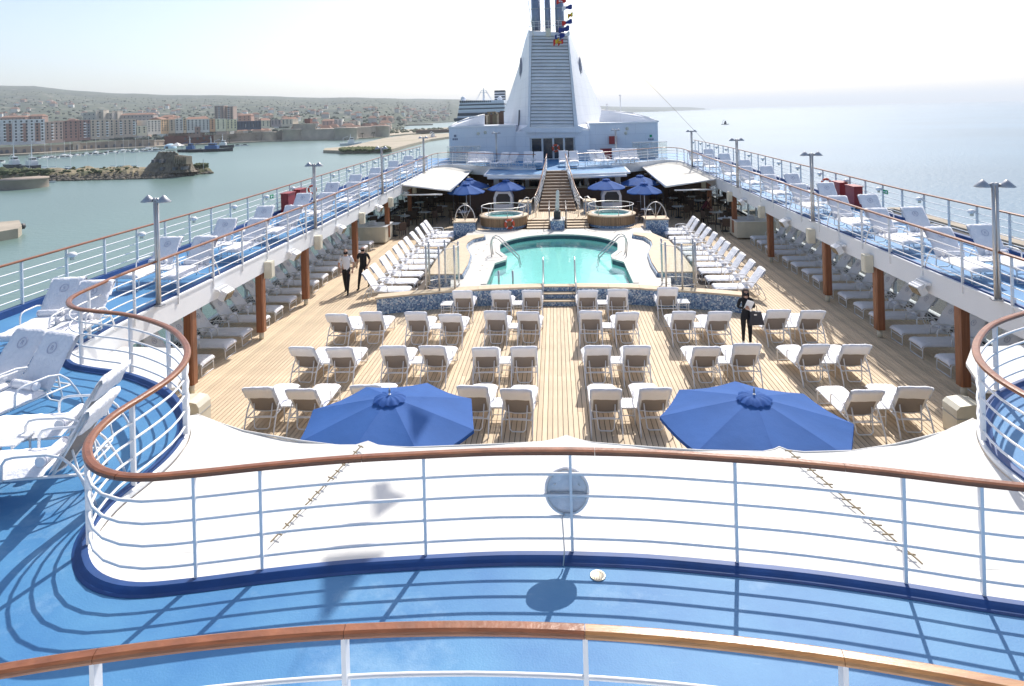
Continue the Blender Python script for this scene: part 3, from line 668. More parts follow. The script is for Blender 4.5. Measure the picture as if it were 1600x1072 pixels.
m.tube([TP + Vector((-.275, 0, 0)), TP + Vector((.275, 0, 0))], .015, 6); m.tube([BK + Vector((-.275, 0, 0)), BK + Vector((-.1, -.02, -.03)), BK + Vector((.1, -.02, -.03)), BK + Vector((.275, 0, 0))], .012, 6)
LM['back_frame'] = fmesh(m, 'back_frame', 'white_paint')
m = MB(); vs = []
for i in range(7):
    for j in range(5):
        p = BK.lerp(TP, i / 6) - nB * .02 * (1 - ((j - 2) / 2) ** 2); vs.append(p + Vector(((j - 2) * .131, 0, 0)))
m.add(vs, [(i * 5 + j, i * 5 + j + 1, i * 5 + j + 6, i * 5 + j + 5) for i in range(6) for j in range(4)], 0, True)
q = MB(); off = [v - nB * .006 for v in vs]; q.add(vs + off, [(i * 5 + j, i * 5 + j + 1, i * 5 + j + 6, i * 5 + j + 5) for i in range(6) for j in range(4)] + [(35 + i * 5 + j, 35 + i * 5 + j + 5, 35 + i * 5 + j + 6, 35 + i * 5 + j + 1) for i in range(6) for j in range(4)], 0, True)
LM['back_sling'] = fmesh(q, 'back_sling', 'sling', False)
for v in range(4):
    LM['mattress%d' % v] = fmesh(pad([(.06, .415), (.4, .405), (.8, .405), (1.2, .41), (1.27, .385), (1.29, .33)], .075, .66, seed=v + 1, wav=.012, droop=.03), 'seat_towel', 'towel')
    a = BK + nB * .03; b = TP + nB * .03; c = TP + dB * .045; d = TP - nB * .035; e = d - dB * (.27 + .03 * (v % 3)); d2 = TP + dB * .02 - nB * .03
    LM['cover%d' % v] = fmesh(pad([(a.y, a.z), (b.y, b.z), (c.y, c.z), (d2.y, d2.z), (e.y, e.z)], .045, .68, seed=v + 11, wav=.014, grow=.05), 'back_towel', 'towel')
m = MB(); m.tube([(-.25, .11, .50), (-.24, .11, .50), (.24, .11, .50), (.25, .11, .50)], [.05, .062, .062, .05], 14)
LM['roll'] = fmesh(m, 'rolled_towel', 'towel')
m = MB()
m.tube([(-.225, .11, .50), (-.205, .11, .50)], .0645, 14)
LM['band'] = fmesh(m, 'towel_stripe', 'towel_trim')
Rt = text_mesh('R', .10, 'towel_trim', .002)
mr_ = Matrix((( -1, 0, 0), (0, dB.y, nB.y), (0, dB.z, nB.z))).to_4x4()  # text x -> -x (seen from +y), text y -> up the back, z -> front normal
pe = BK + dB * .58 + nB * .062
m = MB(); m.tube([(.085 * cos(a), .085 * sin(a), 0) for a in [i * pi / 12 for i in range(24)]], .0045, 4, closed=True)
for i in range(24):
    a = i * pi / 12; m.tube([(.068 * cos(a), .068 * sin(a), 0), (.076 * cos(a + .05), .076 * sin(a + .05), 0)], .003, 4)
m.v = [tuple(mr_ @ Vector(v) + pe) for v in m.v]; LM['ring'] = fmesh(m, 'emblem_ring', 'towel_trim')
Rt.transform(Matrix.Translation(pe) @ mr_); LM['letter'] = Rt
LC = [0]
def lounger(x, y, z, rz, label, group, front=True, emblem=False):
    t = thing('sun_lounger', label, 'sun lounger', (x, y, z), rz, group); v = LC[0] % 4; LC[0] += 1
    ang = random.uniform(-.07, .05); Rx = Matrix.Rotation(ang, 3, 'X'); off_ = BK - Rx @ BK
    def tilt(o): o.rotation_euler.x = ang; o.location = off_; return o
    for k in ('seat_frame', 'arma', 'armb', 'prop_stand', 'back_frame', 'back_sling'):
        o = link(LM[k].name.split('.')[0], LM[k], t)
        if k.startswith('back'): tilt(o)
    link('seat_towel', LM['mattress%d' % v], t); b = tilt(link('back_towel', LM['cover%d' % v], t))
    if front:
        r = link('rolled_towel', LM['roll'], t, (random.uniform(-.02, .02), random.uniform(-.01, .05), 0)); link('towel_stripe', LM['band'], r); link('towel_stripe', LM['band'], r, (.43, 0, 0))
    if emblem: link('emblem_ring', LM['ring'], b); link('emblem_letter', LM['letter'], b)
    return t
tabm = MB()
for i in range(7): tabm.box(-.19 + i * .057, -.19 + i * .057 + .045, -.24, .24, .40, .415)
tabm.box(-.2, .2, -.22, -.19, .375, .40); tabm.box(-.2, .2, .19, .22, .375, .40); TT = tabm.mesh('slatted_top', 'white_paint')
tl = MB(); tl.tube([(0, 0, 0), (0, 0, .385)], .014, 6); TLm = tl.mesh('leg', 'white_paint'); ts = MB(); ts.tube([(-.15, 0, .2), (.15, 0, .2)], .01, 6); TS = ts.mesh('stretcher', 'white_paint')
def side_table(x, y, z, label, rz=0):
    t = thing('side_table', label, 'side table', (x, y, z), rz, 'small slatted side tables')
    link('slatted_top', TT, t)
    for a in (-.16, .16):
        for b in (-.18, .18): link('leg', TLm, t, (a, b, 0))
        link('stretcher', TS, t, (0, a, 0))
# rows on the open teak deck (seen from behind, feet to the pool)
CX_ = [-6.75, -5.74, -4.31, -3.28, -1.94, -.95, .93, 1.94, 3.60, 4.63, 6.30, 7.33]
ROWS = [(13.72, [0, 1, 2, 4, 5, 6, 7, 10, 11]), (16.23, range(12)), (18.98, range(12)), (21.38, [3, 4, 5, 6, 7, 8])]
random.seed(11)
for r, (Y, idx) in enumerate(ROWS):
    for n_, i in enumerate(idx):
        if r == 3 and i == 8: x = 3.58
        else: x = CX_[i]
        lounger(x + random.uniform(-.03, .03), Y + .50 + random.uniform(-.08, .08), 0, random.uniform(-.06, .06), 'sun lounger facing the pool, %s from the left in the %s row from the umbrellas' % (ordn(n_), ordn(r)), 'sun loungers in rows on the open teak deck', front=True)
    prs = [(0, 1), (2, 3), (4, 5), (6, 7), (8, 9), (10, 11)] if r < 3 else [(4, 5), (6, 7)]
    if r == 0: prs = [(0, 1), (4, 5), (6, 7), (10, 11)]
    for n_, (a, b) in enumerate(prs): side_table((CX_[a] + CX_[b]) / 2, Y + .82, 0, 'slatted side table in the %s pair of the %s row from the umbrellas' % (ordn(n_), ordn(r)))
side_table(-3.95, 22.2, 0, 'slatted side table alone at the left end of the row against the mosaic wall'); side_table(4.2, 22.25, 0, 'slatted side table alone at the right end of the row against the mosaic wall')
# beside the pool, feet to the pool
for sg in (-1, 1):
    side = 'left' if sg < 0 else 'right'
    for k, y in enumerate((24.15, 25.3, 26.45, 27.55, 28.65, 29.7, 30.8, 32.3, 33.3, 34.6, 35.6)):
        lounger(sg * 6.98, y, 0, -sg * -pi / 2 + random.uniform(-.03, .03) if sg > 0 else -pi / 2 + random.uniform(-.03, .03), 'sunlit white lounger %s of the pool, %s from the mosaic wall' % (side, ordn(k)), 'sun loungers beside the pool')
    k = 0
    for y in (14.95, 16.0, 17.15, 18.4, 19.42, 20.7, 21.75, 22.95, 24.0, 25.2, 26.25, 27.45, 28.5, 29.7, 30.8, 32.0, 33.1):
        lounger(sg * 11.05, y, 0, (pi / 2 if sg > 0 else -pi / 2), 'shaded white lounger under the %s walkway, %s from the viewer' % (side, ordn(k)), 'sun loungers in the shade under the walkways', emblem=True); k += 1
    k = 0
    for y in (17.25, 20.35, 23.15, 26.7, 30.3, 33.9, 37.7, 42.1, 46.3):
        for q, dx in enumerate((10.72, 9.62)):
            Y = y - .55 - (.12 if q else 0)
            lounger(sg * (dx + .08), Y, zU(Y), pi + random.uniform(-.05, .05) + sg * .05, '%s lounger of the %s pair along the blue %s walkway' % ('outboard' if q == 0 else 'inboard', ordn(k), side), 'sun loungers on the blue walkways', emblem=k < 5)
        side_table(sg * 10.25, y - 1.0, zU(y), 'slatted side table in the %s lounger pair on the %s walkway' % (ordn(k), side)) if k < 4 else None
        k += 1
# near left group on the blue deck
lounger(-10.25, 12.35, zU(12), pi + .12, 'white lounger behind the S curved rail, outboard one near the lamp post', 'sun loungers on the blue walkways', emblem=True)
lounger(-9.44, 12.1, zU(12), pi + .12, 'white lounger behind the S curved rail, right beside the teak handrail bend', 'sun loungers on the blue walkways', emblem=True)
lounger(-8.66, 9.36, zU(9), pi - .22, 'near white lounger at the left frame edge with ring emblem, left one of its pair', 'sun loungers on the blue walkways', emblem=True)
lounger(-7.90, 9.10, zU(9), pi - .27, 'near white lounger with ring emblem, right one of its pair by the frame edge', 'sun loungers on the blue walkways', emblem=True)
lounger(-6.38, 8.10, zU(8), pi / 2 + .13, 'nearest white loungers seen from the side, the further of the two', 'sun loungers on the blue walkways')
lounger(-5.90, 7.22, zU(8), pi / 2 + .17, 'nearest white lounger of all, its back against the curved rail', 'sun loungers on the blue walkways')
side_table(-6.95, 7.55, zU(8) + .05, 'slatted white side table between the two nearest loungers at lower left', pi / 2 + .14)
# loungers in front of the funnel
for k, (px, a) in enumerate(((740, .1), (754, .05), (765, 0), (788, -.5), (802, -.5), (828, 0), (844, 0), (883, 0), (899, 0), (931, .5), (943, .5), (966, 0), (977, 0), (990, 0))):
    X, Y = un(px, 239 - (px - 800) * .0265, 4.05); Y = 48.6 if k in (0, 1, 2, 11, 12, 13) else 47.3; X = (px - 871.5) * Y / 1000
    lounger(X, Y, 3.01, pi + a, 'white lounger in front of the funnel, %s from the left behind the far railing' % ordn(k), 'sun loungers in front of the funnel')
# ------------------------------------------------------------------ umbrellas
def umbrella(x, y, z0, zr_, za, R, a0, label, group, pole_to=None):
    t = thing('parasol', label, 'parasol', (x, y, z0), 0, group); n = 8; h0 = zr_ - z0; h1 = za - z0
    for k in range(n):
        a, b = a0 + k * 2 * pi / n, a0 + (k + 1) * 2 * pi / n; m = MB(); vs = []; NR = 6
        for i in range(NR + 1):
            f = .09 + .91 * i / NR
            for j in range(5):
                s = j / 4; pa = Vector((cos(a), sin(a))); pb = Vector((cos(b), sin(b))); p = pa.lerp(pb, s) * R * f
                sag = -.045 * sin(pi * s) * f; z = h1 + (h0 - h1) * (f ** 1.12) + sag
                vs.append((p.x, p.y, z))
        fs = [(i * 5 + j, i * 5 + j + 5, i * 5 + j + 6, i * 5 + j + 1) for i in range(NR) for j in range(4)]
        m.add(vs, fs, 0, True)
        k0 = NR * 5; lo = [(vx * 1.003, vy * 1.003, vz - .05) for vx, vy, vz in vs[k0:]]; m.add(vs[k0:] + lo, [(j, j + 5, j + 6, j + 1) for j in range(4)])
        m.build('canopy_panel', 'umbrella_cloth', t)
        m = MB(); m.tube([(0, 0, h1 - .04), (R * .99 * cos(a), R * .99 * sin(a), h0 - .012)], .012, 4); m.build('rib', 'grey_steel', t)
    m = MB(); N_ = 48; RR = [(.0, .052, 0), (.06, .030, .006), (.13, .034, .012), (.20, .012, .018), (.255, -.028, .022)]; vs = []
    for ri, (r_, z_, w_) in enumerate(RR):
        for q in range(N_):
            a = q * 2 * pi / N_; vs.append((r_ * (1 + .05 * cos(8 * (a - a0))) * cos(a), r_ * (1 + .05 * cos(8 * (a - a0))) * sin(a), h1 + z_ + w_ * (cos(13 * a + 1) * .6 + cos(21 * a) * .5)))
    m.add(vs, [(i_ * N_ + q, (i_ + 1) * N_ + q, (i_ + 1) * N_ + (q + 1) % N_, i_ * N_ + (q + 1) % N_) for i_ in range(4) for q in range(N_)], 0, True); m.build('vent_cap', 'umbrella_cloth', t)
    m = MB(); m.tube([(0, 0, h1 + .06), (0, 0, h1 + .12), (0, 0, h1 + .15)], [.012, .018, .006], 8); m.build('finial', 'grey_steel', t)
    m = MB(); m.tube([(0, 0, 0), (0, 0, h1 + .05)], .022, 10); m.build('pole', 'white_paint', t)
    m = MB(); m.lathe([(0, .07), (.24, .06), (.26, .0)], n=16); m.build('base', 'grey_steel', t)
    return t
umbrella(-2.73, 9.98, 0, 2.20, 2.55, 1.41, radians(32), 'large royal blue parasol in the foreground, left of the centre walkway', 'blue parasols in the foreground')
umbrella(2.93, 10.02, 0, 2.20, 2.55, 1.425, radians(41), 'large royal blue parasol in the foreground, right of the centre walkway', 'blue parasols in the foreground')
FU = [(729, 40.0, 1.2, 'nearest to the left hot tub'), (735, 43.0, 1.35, 'tucked behind another at far left'), (792.5, 41.6, 1.28, 'just left of the stair'), (948, 41.1, 1.27, 'just right of the stair'), (1000, 43.0, 1.35, 'tucked behind another at far right'), (1006, 38.6, 1.1, 'nearest to the right hot tub')]
for px, Y, R, s in FU:
    umbrella((px - 871.5) * Y / 1000, Y, 0, 2.12, 2.62, R, .3, 'small blue parasol %s, over the restaurant tables' % s, 'blue parasols by the hot tubs')

# ================================================================== POOL
PZ = .56
wallY = lambda x: 23.42 - x * x / 34 - (.02 * x if x > 3 else 0)
poolo = [(-2.76, 24.0), (-2.76, 27.3), (-2.32, 27.95), (-2.32, 28.6), (-2.72, 29.6)] + [(2.9 * cos(a), 30.75 + 2.9 * sin(a)) for a in [pi - i * pi / 24 for i in range(1, 24)]] + [(2.72, 29.6), (2.32, 28.6), (2.32, 27.95), (2.76, 27.3), (2.76, 24.0)]
plat = [(x, wallY(x) + .42) for x in [i * .4 - 4 for i in range(21)]] + [(4.6, 27), (4.9, 31), (4.9, 35.3), (2.2, 35.3), (-2.2, 35.3), (-4.9, 35.3), (-4.9, 31), (-4.6, 27)]
def ring_flat(outer_, hole_, z):
    tri = tessellate_polygon([[Vector((*p, 0)) for p in outer_], [Vector((*p, 0)) for p in hole_]]); P = outer_ + hole_; fs = []
    for a, b, c in tri:
        A = (P[b][0] - P[a][0]) * (P[c][1] - P[a][1]) - (P[b][1] - P[a][1]) * (P[c][0] - P[a][0]); fs.append((a, b, c) if A > 0 else (a, c, b))
    return [(p[0], p[1], z) for p in P], fs
m = MB(); vs, fs = ring_flat(plat, poolo, PZ); m.add(vs, fs); m.sweep([Vector((*p, 0)) for p in plat], [(0, 0), (.01, 0), (.01, PZ - .003), (0, PZ - .003)], closed=True)
struct('pool_surround', m, 'tile_white')
random.seed(5)
inlay = []
tm = MB(); tm.box(-.035, .035, -.035, .035, 0, .003); tme = tm.mesh('inlay_tile', 'rope')
PSR = bpy.data.objects['pool_surround']
for i in range(46):
    x = random.choice((-1, 1)) * random.uniform(2.95, 4.0) if i < 34 else random.uniform(-3.5, 3.5); y = random.uniform(24.6, 32) if i < 34 else random.uniform(34.0, 35.1)
    link('inlay_tile', tme, PSR, (round(x / .27) * .27, round(y / .27) * .27, PZ))
# pool shell
m = MB(); n = len(poolo)
for z0, z1, mi in ((PZ, .33, 1), (.33, .015, 0)):
    m.add([(p[0], p[1], z0) for p in poolo] + [(p[0], p[1], z1) for p in poolo], [(i, (i + 1) % n, (i + 1) % n + n, i + n) for i in range(n)], mi)
tri = tessellate_polygon([[Vector((*p, 0)) for p in poolo]]); m.add([(p[0], p[1], .015) for p in poolo], [tuple(t) for t in tri])
struct('pool_basin', m, ['pool_tile', 'pool_dark'])
m = MB(); m.add([(p[0], p[1], -.745) for p in []] or [(-2.7, 26.6, .22), (2.7, 26.6, .22), (2.7, 26.6, .016), (-2.7, 26.6, .016), (-2.7, 24.02, .22), (2.7, 24.02, .22)], [(0, 3, 2, 1), (4, 0, 1, 5)]); struct('shallow_ledge', m, 'pool_tile')
m = MB(); vs = [(p[0] * .999, p[1], .40) for p in poolo]; m.add(vs, [tuple(t) if (poolo[t[1]][0] - poolo[t[0]][0]) * (poolo[t[2]][1] - poolo[t[0]][1]) - (poolo[t[1]][1] - poolo[t[0]][1]) * (poolo[t[2]][0] - poolo[t[0]][0]) > 0 else (t[0], t[2], t[1]) for t in tri]); o = struct('pool_water', m, 'pool_water')
# coping
m = MB(); m.sweep([Vector((*p, PZ)) for p in poolo[:]], [(.0, -.05), (.0, .035), (-.0, .035), (.22, .035), (.22, .002)]); m.v = m.v
cp = MB(); cp.sweep([Vector((*p, PZ)) for p in poolo], [(-.02, -.04), (-.02, .03), (.20, .03), (.20, .004)]); struct('pool_coping', cp, 'tile_white', fix=True)
# mosaic front wall with teak cap, split by the steps
for x0, x1, nm in ((-6.45, -.66, 'left'), (.66, 6.2, 'right')):
    t = thing('mosaic_wall', 'low curved wall of blue mosaic with teak top, %s of the pool steps' % nm, 'wall')
    xs = [x0 + (x1 - x0) * i / 24 for i in range(25)]
    m = MB(); m.prism([(x, wallY(x)) for x in xs] + [(x, wallY(x) + .42) for x in reversed(xs)], 0, PZ + .005); m.build('mosaic_face', 'mosaic', t)
    m = MB()
    k = 5; st = (x1 - x0) / k
    for q in range(k):
        a, b = x0 + q * st + (.004 if q else -.04), x0 + (q + 1) * st - (.004 if q < k - 1 else -.04); xx = [a + (b - a) * i / 6 for i in range(7)]
        m = MB(); m.prism([(x, wallY(x) - .04) for x in xx] + [(x, wallY(x) + .45) for x in reversed(xx)], PZ + .006, PZ + .065); m.build('cap_board', 'teak_bare', t)
t = thing('pool_steps', 'short blue mosaic steps with wooden nosings up to the pool', 'steps')
for k, (y, z) in enumerate(((23.12, .19), (23.40, .38), (23.68, .57))):
    m = MB(); m.box(-.655, .655, y, 24.0, z - .19 + (.001 if k else 0), z - .035); m.build('riser', 'mosaic', t); m = MB(); m.box(-.65, .65, y - .03, y + .29 if k < 2 else 23.98, z - .034, z); m.build('tread', 'teak_bare', t)
# teak benches either side
for sg in (-1, 1):
    side = 'left' if sg < 0 else 'right'
    inn = [(-3.75, 32.5), (-4.25, 31.9), (-4.42, 30.9), (-4.35, 30.0), (-3.92, 28.3), (-3.8, 26.6), (-3.8, 24.9)]; out_ = [(-5.2, 24.9), (-5.3, 28), (-5.25, 31), (-4.75, 32.8), (-3.85, 33.1)]
    P = [(x * -sg, y) for x, y in inn + out_]
    t = thing('teak_bench', 'wide pale teak bench platform curving along the %s side of the pool' % side, 'bench')
    m = MB(); m.prism([(x * .985, y) for x, y in P], .0, .70); m.build('base', 'mosaic', t)
    m = MB(); m.prism(P, .701, .75); m.build('bench_top', 'teak_bare', t)
    # planter block with steel half wheel
    x0, x1 = (-5.75, -4.55) if sg < 0 else (4.75, 5.95)
    t = thing('mosaic_planter', 'mosaic block with teak lid beside the %s hot tub' % side, 'planter')
    m = MB(); m.box(x0, x1, 35.0, 36.0, 0, 1.02); m.build('block', 'mosaic', t); m = MB(); m.box(x0 - .05, x1 + .05, 34.95, 36.05, 1.021, 1.08); m.build('lid', 'teak_bare', t)
    t = thing('steel_wheel', 'half round steel wheel frame standing on the mosaic block by the %s hot tub' % side, 'wheel', ((x0 + x1) / 2, 35.4, 1.08))
    m = MB(); m.tube([(.56 * cos(a), 0, .86 * sin(a)) for a in [i * pi / 16 for i in range(17)]], .028, 8); m.build('hoop', 'steel', t)
    for a in (.95, pi / 2, pi - .95): m = MB(); m.tube([(0 + .25 * cos(a) * -0, 0, .02), (.56 * cos(a), 0, .86 * sin(a))], .018, 6); m.build('spoke', 'steel', t)
    # glass shower screen
    t = thing('glass_shower', 'round glass shower screen with steel posts, %s end of the mosaic wall' % side, 'shower', (sg * 4.35, wallY(4.35) + .88, 0))
    Rr = .64; zt = 2.22; angs = [radians(a) for a in (-90, -35, 25, 90, 150, 215)]
    for a in angs:
        m = MB(); m.tube([(Rr * cos(a), Rr * sin(a), PZ + .02), (Rr * cos(a), Rr * sin(a), zt)], .035, 10); m.build('post', 'steel', t)
    for a, b in zip(angs, angs[1:] + [angs[0] + 2 * pi]):
        if abs(a - radians(90)) < .1: continue
        m = MB(); aa_ = [a + (b - a) * (.08 + .84 * i / 6) for i in range(7)]; m.add([(Rr * cos(g), Rr * sin(g), z) for z in (PZ + .18, zt - .12) for g in aa_], [(i, i + 1, i + 8, i + 7) for i in range(6)], 0, True); m.build('glass_panel', 'clear_glass', t)
    for z in (PZ + .16, zt - .10): m = MB(); m.tube([(Rr * cos(g), Rr * sin(g), z) for g in [i * pi / 16 for i in range(32)]], .014, 6, closed=True); m.build('ring_rail', 'steel', t)
    # pool ladder rails
    for k in range(2):
        yy = 29.2 - k * .55; m = MB(); m.tube([(sg * 3.0, yy, PZ), (sg * 3.05, yy, 1.1), (sg * 3.0, yy, 1.32), (sg * 2.85, yy, 1.42), (sg * 2.68, yy - .02, 1.36), (sg * 2.2, yy - .1, .9), (sg * 1.8, yy - .15, .5), (sg * 1.72, yy - .15, .1)], .028, 8)
        tag(m.build('pool_handrail', 'steel'), 'bent steel handrail into the pool from the %s, %s of two' % (side, 'further' if k == 0 else 'nearer'), 'handrail')
    m = MB(); m.tube([(sg * .60, 24.75, .1), (sg * .60, 24.7, 1.30), (sg * .60, 24.6, 1.42), (sg * .60, 24.45, 1.30), (sg * .60, 24.2, .95), (sg * .60, 23.6, .75), (sg * .60, 23.2, .55), (sg * .60, 23.18, .2)], .026, 8); tag(m.build('step_handrail', 'steel'), 'steel handrail on the %s of the central pool steps' % side, 'handrail')
    for k, xx in enumerate((1.78, 2.32)):
        if sg < 0: m = MB(); m.tube([(sg * xx, 24.5, .1), (sg * xx, 24.5, .95)], .04, 8); tag(m.build('pool_post', 'steel'), 'short steel post in the left front corner of the pool, %s one' % ('left' if k else 'right'), 'post')
# hot tubs
for sg in (-1, 1):
    side = 'left' if sg < 0 else 'right'; cx = sg * 3.07 + (0 if sg < 0 else -.06)
    t = thing('hot_tub', 'round timber clad hot tub with steel ring rail, %s of the stair' % side, 'hot tub', (cx, 36.45, 0))
    m = MB(); m.lathe([(1.30, PZ + .001), (1.30, PZ + .14)], n=48); m.build('mosaic_foot', 'mosaic', t)
    m = MB(); N_ = 72
    for q in range(N_):
        a = q * 2 * pi / N_; Mr = Matrix.Rotation(a, 4, 'Z'); m.box(1.30, 1.335, -.052, .052, PZ + .141, 1.17, 0, Mr)
    o = m.build('wall_slats', 'slat_wood', t); tag(o, kind='stuff')
    m = MB(); m.lathe([(1.29, PZ), (1.29, 1.17)], n=48); m.build('tub_wall', 'dark_interior', t)
    m = MB(); m.lathe([(1.38, 1.17), (1.39, 1.21), (1.37, 1.235), (1.10, 1.24)], n=56); m.build('rim', 'teak_bare', t)
    m = MB(); m.lathe([(1.12, 1.242), (1.10, 1.262), (1.0, 1.262), (.96, 1.20), (.90, .75), (0, .72)], n=48); m.build('shell', 'pool_tile' if 0 else 'tile_white', t)
    m = MB(); m.lathe([(.975, 1.20), (0, 1.2001)], n=40, smooth=False); m.v = [(x, y, 1.20 + .012 * noise.noise(Vector((x * 5, y * 5, 0)))) for x, y, z in m.v]; m.build('water', 'pool_water', t)
    m = MB(); m.lathe([(.92, 1.08), (0, 1.08)], n=32); m.build('bubbling_water', 'pool_tile', t)
    m = MB(); m.tube([(1.26 * cos(a), 1.26 * sin(a), 1.72) for a in [i * pi / 24 for i in range(48)]], .026, 8, closed=True); m.build('ring_rail', 'steel', t)
    for q in range(7):
        a = q * 2 * pi / 7 - pi / 2 + .25; m = MB(); m.tube([(1.26 * cos(a), 1.26 * sin(a), 1.24), (1.26 * cos(a), 1.26 * sin(a), 1.71)], .018, 6); m.build('rail_post', 'steel', t)
    for q in range(2):
        xx = cx + (1.35 if sg < 0 else -1.35) + (.45 * q) * (1 if sg < 0 else -1) ; m = MB(); m.tube([(xx, 37.6, .85), (xx, 37.6, 1.85), (xx - sg * .05, 37.6, 2.0), (xx + sg * .1, 37.5, 2.03), (xx + sg * .5, 37.3, 1.7), (xx + sg * .65, 37.2, 1.3)], .026, 8)
        tag(m.build('tub_handrail', 'steel'), 'arched steel grab rail behind the %s hot tub, %s the stair' % (side, 'nearer' if q else 'further from'), 'handrail')
    t = thing('mosaic_block', 'small blue mosaic block with teak lid behind the %s hot tub' % side, 'planter'); x0 = sg * 1.95
    m = MB(); m.box(x0 - .35, x0 + .35, 38.6, 39.6, .86, 1.55); m.build('block', 'mosaic', t); m = MB(); m.box(x0 - .4, x0 + .4, 38.55, 39.65, 1.551, 1.61); m.build('lid', 'teak_bare', t)
ring('life_ring', 'orange life ring hung on the front of the left hot tub', (-3.07 + .42, 35.12, .90), 0, .28, R=.235, r=.065)
# raised landing, its steps and the pedestal
LD = tag(link('stair_landing', None), kind='structure')
m = MB(); m.prism([(-2.4, 37.15), (2.4, 37.15), (3.6, 38.2), (3.8, 44), (-3.8, 44), (-3.6, 38.2)], 0, .80); m.build('landing_base', 'stair_tread', LD)
lm = MB(); lm.box(-.052, .052, 0, 6.7, .801, .85); lme_ = lm.mesh('landing_board', 'plank')
for i in range(34): x = (i - 16.5) * .115; link('landing_board', lme_, LD, (x, 37.16 if abs(x) < 2.2 else 37.9, 0))
for sg in (-1, 1):
    t = thing('landing_steps', 'four shallow wooden steps between the pedestal and the %s hot tub' % ('left' if sg < 0 else 'right'), 'steps')
    for k in range(4):
        y = 35.35 + k * .45; z = PZ + .075 * (k + 1); m = MB(); m.box(min(sg * .45, sg * 1.72), max(sg * .45, sg * 1.72), y, 37.15, PZ + .001 if k == 0 else z - .074, z - .02); m.build('riser', 'stair_tread', t)
        m = MB(); m.box(min(sg * .45, sg * 1.72), max(sg * .45, sg * 1.72), y - .03, y + .46, z - .019, z); m.build('tread', 'stair_nosing' if 0 else 'teak_bare', t)
t = thing('pedestal', 'blue mosaic pedestal at the foot of the steps', 'pedestal'); m = MB(); m.box(-.40, .36, 35.0, 36.2, PZ + .002, 1.05); m.build('block', 'mosaic', t); m = MB(); m.box(-.43, .39, 34.97, 36.23, 1.051, 1.08); m.build('cap', 'tile_white', t)
t = thing('pool_hoist', 'white covered pool hoist on a black foot above the mosaic pedestal', 'pool hoist', (-.02, 35.6, 1.08)); m = MB(); m.box(-.19, .19, -.2, .2, 0, .42); m.build('foot', 'dark_metal', t)
m = MB(); m.lathe([(.0, .42), (.11, .42), (.12, .7), (.085, 1.1), (.10, 1.35), (.07, 1.55), (.0, 1.6)], n=10); m.v = [(x + .05 * (z - .42), y, z) for x, y, z in m.v]; m.build('cover', 'canvas', t)
for sg in (-1, 1):
    m = MB()
    for dy in (0, 0.0): m.tube([(sg * .47, 35.3, PZ + .05), (sg * .47, 35.3, 1.55), (sg * .47, 35.4, 1.62), (sg * .47, 37.1, 1.86), (sg * .47, 37.2, 1.8), (sg * .47, 37.2, .86)], .024, 8)
    tag(m.build('step_handrail', 'steel'), 'steel handrail on the low steps just %s of the hoist' % ('left' if sg < 0 else 'right'), 'handrail')
# main stair
t = thing('main_stair', 'wide wooden staircase with pale nosings climbing from the hot tubs to the funnel deck', 'staircase')
NS = 13
for k in range(NS):
    f = k / NS; y = 39.75 + (43.72 - 39.75) * f; z0 = .85 + (3.02 - .85) * k / NS; z1 = .85 + (3.02 - .85) * (k + 1) / NS; hw = 1.14 - .52 * f
    yb = y + (43.72 - 39.75) / NS
    m = MB(); m.box(-hw, hw, y, yb + .02, z0 - .12 if k else .852, z1 - .033); m.build('riser', 'stair_tread', t); m = MB(); m.box(-hw, hw, y - .035, y + .02, z1 - .032, z1 + .001); m.build('nosing', 'stair_nosing', t)
    m = MB(); m.box(-hw, hw, y + .021, yb - .036, z1 - .032, z1 - .002); m.build('tread', 'stair_tread', t)
for sg in (-1, 1):
    t = thing('stair_railing', 'flared white stair railing with slim teak handrail on the %s of the staircase' % ('left' if sg < 0 else 'right'), 'railing')
    P = [(sg * 1.38, 39.45, .85), (sg * 1.30, 39.75, .95), (sg * 1.12, 40.6, 1.35), (sg * .95, 41.6, 1.95), (sg * .78, 42.7, 2.5), (sg * .66, 43.7, 3.02), (sg * .66, 45.3, 3.03)]
    P = crom([Vector(p) for p in P], 4)
    m = MB(); m.tube([p + Vector((0, 0, 1.0)) for p in P], .04, 8); m.build('handrail', 'teak_varnish', t)
    for b in (.2, .4, .6, .8): m = MB(); m.tube([p + Vector((0, 0, b)) for p in P], .014, 6); m.build('rail_bar', 'white_paint', t)
    for i in range(0, len(P), 4): p = P[i]; m = MB(); m.box(p.x - .018, p.x + .018, p.y - .03, p.y + .03, p.z, p.z + .97); m.build('rail_post', 'white_paint', t)
# ------------------------------------------------------------------ restaurant under the walkways
rt_ = MB(); rt_.lathe([(0, .74), (.42, .74), (.43, .72), (.0, .70)], n=20); RT = rt_.mesh('tabletop', 'table_white'); rp = MB(); rp.tube([(0, 0, .03), (0, 0, .70)], .035, 8); rp.lathe([(0, .04), (.25, .03), (.26, 0)], n=12); RP = rp.mesh('pedestal', 'dark_metal')
q1 = MB(); q1.box(-.22, .22, -.22, .22, .42, .46); CS = q1.mesh('seat', 'wicker'); q2 = MB(); q2.prism([(-.23, -.24), (.23, -.24), (.21, -.20), (-.21, -.20)], .461, .88); CB = q2.mesh('backrest', 'wicker'); q3 = MB(); q3.tube([(0, 0, 0), (0, 0, .42)], .018, 4); CL = q3.mesh('leg', 'wicker')
q4 = MB(); q4.tube([(-.24, -.2, .64), (-.24, .18, .64), (-.24, .2, .46)], .018, 4); q4.tube([(.24, -.2, .64), (.24, .18, .64), (.24, .2, .46)], .018, 4); CA = q4.mesh('arm_frame', 'wicker')
nk = MB(); nk.lathe([(0, .13), (.035, .06), (.05, 0)], n=8); NK = nk.mesh('napkin', 'shirt_white')
